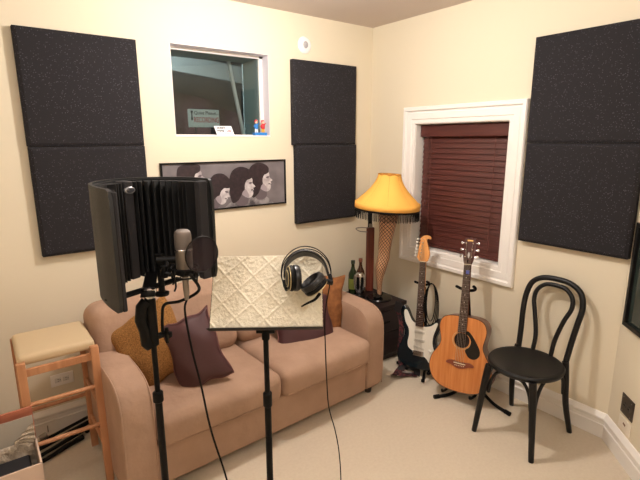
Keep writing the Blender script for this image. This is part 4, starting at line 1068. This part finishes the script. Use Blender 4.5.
# ------------------------------------------------------------------ music stand with carpet sample and headphones
c_tl, c_tr, c_bl, c_br = V((-2.0584, -1.3076, 1.2777)), V((-1.7036, -1.5738, 1.2839)), V((-2.1449, -1.4344, 1.0436)), V((-1.8278, -1.6728, 1.0477))
cen = (c_tl+c_tr+c_bl+c_br)/4
ux = ((c_tr-c_tl)+(c_br-c_bl)).normalized(); uz = ((c_tl-c_bl)+(c_tr-c_br)); uz = (uz-ux*uz.dot(ux)).normalized(); un = ux.cross(uz)  # points away from the viewer? fixed below
if un.dot(AWAY) > 0: un = -un
Wc = ((c_tr-c_tl).length+(c_br-c_bl).length)/2; Hc = ((c_tl-c_bl).length+(c_tr-c_br).length)/2
# frame with y pointing to the back
Mc = frame(cen, ux, -un, uz)
pole = V((-1.9525, -1.5090, 0.9504)); bx, by_ = pole.x, pole.y
t = thing('music_stand', 'black music stand in front of the sofa holding a square of cream carpet', 'stand', (bx, by_, 0))
inv = Matrix.Translation((-bx, -by_, 0))
topz = (Mc @ V((0, 0, -Hc*.50))).z-.005
MB().cyl((0, 0, .03), (0, 0, .72), .0135, n=16).done('lower_tube', BLKM, t)
MB().cyl((0, 0, .70), (0, 0, topz), .0105, n=16).done('upper_tube', BLKM, t)
MB().lathe([(.013, .685), (.018, .692), (.018, .745), (.012, .752)], 20).done('collar', BLKP, t)
for k in range(3):
    a = radians(60+120*k); MB().tube([(0, 0, .16), (.12*cos(a), .12*sin(a), .12), (.32*cos(a), .32*sin(a), .012)], .010, 10).done('leg', BLKM, t)
m = MB(inv @ Mc); m.b2((-Wc/2-.004, .010, -Hc/2-.004), (Wc/2+.002, .0125, Hc/2+.004)); m.b2((-Wc/2-.004, -.035, -Hc/2-.007), (Wc/2+.002, .0125, -Hc/2-.0045)); m.done('desk', BLKM, t, bevel=.001)
hub = Mc @ V((0, .045, -Hc*.40)); hb = V((bx, by_, topz))
m = MB(inv); m.tube([hb-V((0, 0, .05)), hb, hub], .013, 12); m.cyl(hb-V((0, 0, .065)), hb-V((0, 0, .0)), .015, n=16); m.tube([hub, Mc @ V((0, .012, -Hc*.30))], .014, 10); m.cyl(hb+ACROSS*-.035+V((0, 0, -.03)), hb+ACROSS*.035+V((0, 0, -.03)), .011, n=12); m.done('tilt_hub', BLKP, t)
# carpet sample with raised lattice
CRM = mat('cream_wool', (244, 236, 216), 1., bump=(330, .6, .003), vary=(150, (228, 218, 196), .25), spec=.02)
nu, nv_ = 200, 130
import mathutils.noise as mn
dirs = [(.62, .78), (.62, -.78)]
def cs(u, v):
    x = (u-.5)*Wc; z = (v-.5)*Hc
    hgt = 0
    for dx, dz, per in ((cos(radians(42)), sin(radians(42)), .078), (cos(radians(-48)), sin(radians(-48)), .078)):
        k = ((x*dx+z*dz)/per) % 1; k = min(k, 1-k)*per
        hgt = max(hgt, math.exp(-(k/.0036)**2))
    fz = mn.noise(V((x*330, z*330, 0)))*.0009
    ed = .0015*mn.noise(V((x*90, z*90, 9)))
    e = 1 if 0 < u < 1 and 0 < v < 1 else 0
    jx = (mn.noise(V((z*150, u, 5)))*.003 if u in (0, 1) else 0); jz = (mn.noise(V((x*150, v, 5)))*.003 if v in (0, 1) else 0)
    return V((x+jx, -(.007+.0020*hgt+fz+ed)*e+(.003 if not e else 0), z+jz))
o = grid('carpet_sample', CRM, cs, nu, nv_); bpy.context.view_layer.update()
mb = bmesh.new(); mb.from_mesh(o.data)
bv = [mb.verts.new((sx*Wc/2, .008, sz_*Hc/2)) for sx, sz_ in ((-1, -1), (1, -1), (1, 1), (-1, 1))]; mb.faces.new(bv)
mb.to_mesh(o.data); mb.free()
o.matrix_world = Mc; tag(o, 'cream wool carpet sample with raised diamond lattice on the music stand', 'carpet sample')

# headphones, hung on the right corner of the music stand
hc = V((-1.8230, -1.6019, 1.2268))
Mh = frame(hc, ux, -un, uz) @ Matrix.Rotation(radians(-12), 4, 'Y') @ Matrix.Scale(1.04, 4)
HP = thing('headphones', 'black studio headphones hung over the right corner of the music stand', 'headphones', M=Mh)
# thin twin wire arcs and padded band (x right, z up, -y to viewer)
m = MB()
for yo in (-.012, .012):
    m.tube(catmull([(-.082, yo, -.022), (-.088, yo, .018), (-.070, yo, .070), (-.030, yo*1.2, .102), (.015, yo*1.2, .108), (.058, yo, .088), (.086, yo, .045), (.090, yo, .0), (.080, yo, -.035)], 7), .0020, 8)
m.done('wire_arcs', BLKP, HP)
def hb_(u, v):
    P = HBP; k = u*(len(P)-1); i = min(int(k), len(P)-2); p = P[i].lerp(P[i+1], k-i)
    return p+V((0, (v-.5)*.056*(.55+.45*sin(pi*u)), 0))
HBP = catmull([(-.078, 0, .012), (-.066, 0, .052), (-.035, 0, .080), (.008, 0, .088), (.048, 0, .070), (.072, 0, .035), (.078, 0, -.012)], 6)
grid('headband', mat('headband_leather', (20, 18, 20), .45), hb_, 48, 6, HP, solid=.007)
def cup(c, ax, label, nm='ear_cup'):
    """ax: outward axis of the cup (pad faces -ax)"""
    z = V(ax).normalized(); x = V((0, 1, 0)).cross(z).normalized() if abs(z.y) < .9 else V((1, 0, 0)); y = z.cross(x)
    M_ = frame(c, x, y, z)
    o = MB(M_).lathe([(.030, -.004), (.043, .0), (.046, .006), (.044, .014), (.034, .020), (.018, .023), (.001, .023)], 36).done(nm, BLKP, HP)
    m = MB(M_); m.lathe([(.001, -.004), (.026, -.004), (.028, -.016), (.034, -.023), (.042, -.021), (.047, -.012), (.046, -.002), (.040, .001), (.001, .001)], 36); m.done('ear_pad', mat('pad_leather', (24, 24, 28), .35), o)
    m = MB(M_); m.tube([(.0415*cos(2*pi*k/36), .0415*sin(2*pi*k/36), .016) for k in range(36)], .002, 8, closed=True); m.lathe([(.030, .020), (.031, .0225), (.027, .0235), (.027, .021)], 32, cap=False); m.done('trim_ring', mat('champagne_ring', (196, 180, 140), .35, metal=.6), o)
    return o
cup((-.048, -.050, -.012), (-.93, -.22, .10), '')
cup((.018, -.056, -.052), (.42, .50, -.70), '')
for sx, z in ((-1, -.02), (1, -.035)):
    MB().rbox((sx*.082, 0, z+.008), (.014, .030, .026), .004).done('slider_block', BLKP, HP)
    o = MB().rbox((sx*.074, -.022, z-.012), (.026, .034, .012), .004, rot=(0, sx*.5, 0)).done('yoke_joint', BLKP, HP)
m = MB(); m.tube(catmull([(.030, -.045, -.085), (.010, -.03, -.098), (-.02, -.015, -.102), (-.042, -.012, -.108)], 5), [.006, .005, .004, .003], 8); m.done('jack_plug', BLKP, HP)
# headphone cable
hp0 = Mh @ V((.072, -.03, -.058))
m = MB(); m.tube(catmull([hp0, V((-1.7983, -1.6832, 1.0911)), V((-1.8082, -1.6988, 0.9598)), V((-1.8097, -1.7098, 0.8219)), V((-1.8039, -1.7148, 0.7256)), V((-1.7798, -1.7220, 0.6250)), V((-1.7562, -1.7186, 0.5149)), V((-1.7448, -1.7189, 0.3575)), V((-1.7633, -1.7446, 0.0245)), V((-1.62, -1.75, .02)), V((-1.70, -1.90, .005))], 8), .0022, 8)
o = m.done('headphone_cable', RUBBER); tag(o, 'thin black cable hanging from the headphones past the sofa front', 'cable')

# ------------------------------------------------------------------ light
def bulb(name, loc, r, power, color):
    l = bpy.data.lights.new(name, 'POINT'); l.shadow_soft_size = r; l.energy = power; l.color = color
    o = bpy.data.objects.new(name, l); COL.objects.link(o); o.location = loc; return o
warm = (1, .95, .88)
bulb('ceiling_lamp_light', (-1.45, -1.08, H-.16), .045, 50, warm)
bulb('ceiling_lamp_light', (-2.75, -1.9, H-.16), .09, 11, warm)
bulb('ceiling_lamp_light', (-1.7, -3.0, H-.16), .10, 16, warm)
bulb('ceiling_lamp_light', (-3.3, -3.6, H-.16), .10, 12, warm)
bulb('booth_fill_light', (-1.9, 1.1, 2.7), .1, 150, (1, .98, .98))  # added fill, no fixture: brightens the dark booth, sign and right jamb
wd = bpy.data.worlds.new('w'); scene.world = wd; wd.use_nodes = True
wd.node_tree.nodes['Background'].inputs[0].default_value = (.02, .02, .025, 1); wd.node_tree.nodes['Background'].inputs[1].default_value = .3
scene.view_settings.view_transform = 'Standard'; scene.view_settings.look = 'None'; scene.view_settings.gamma = 1; scene.view_settings.use_curve_mapping = False
scene.view_settings.exposure = 0.43
scene.cycles.max_bounces = 8; scene.cycles.diffuse_bounces = 5; scene.cycles.transparent_max_bounces = 12
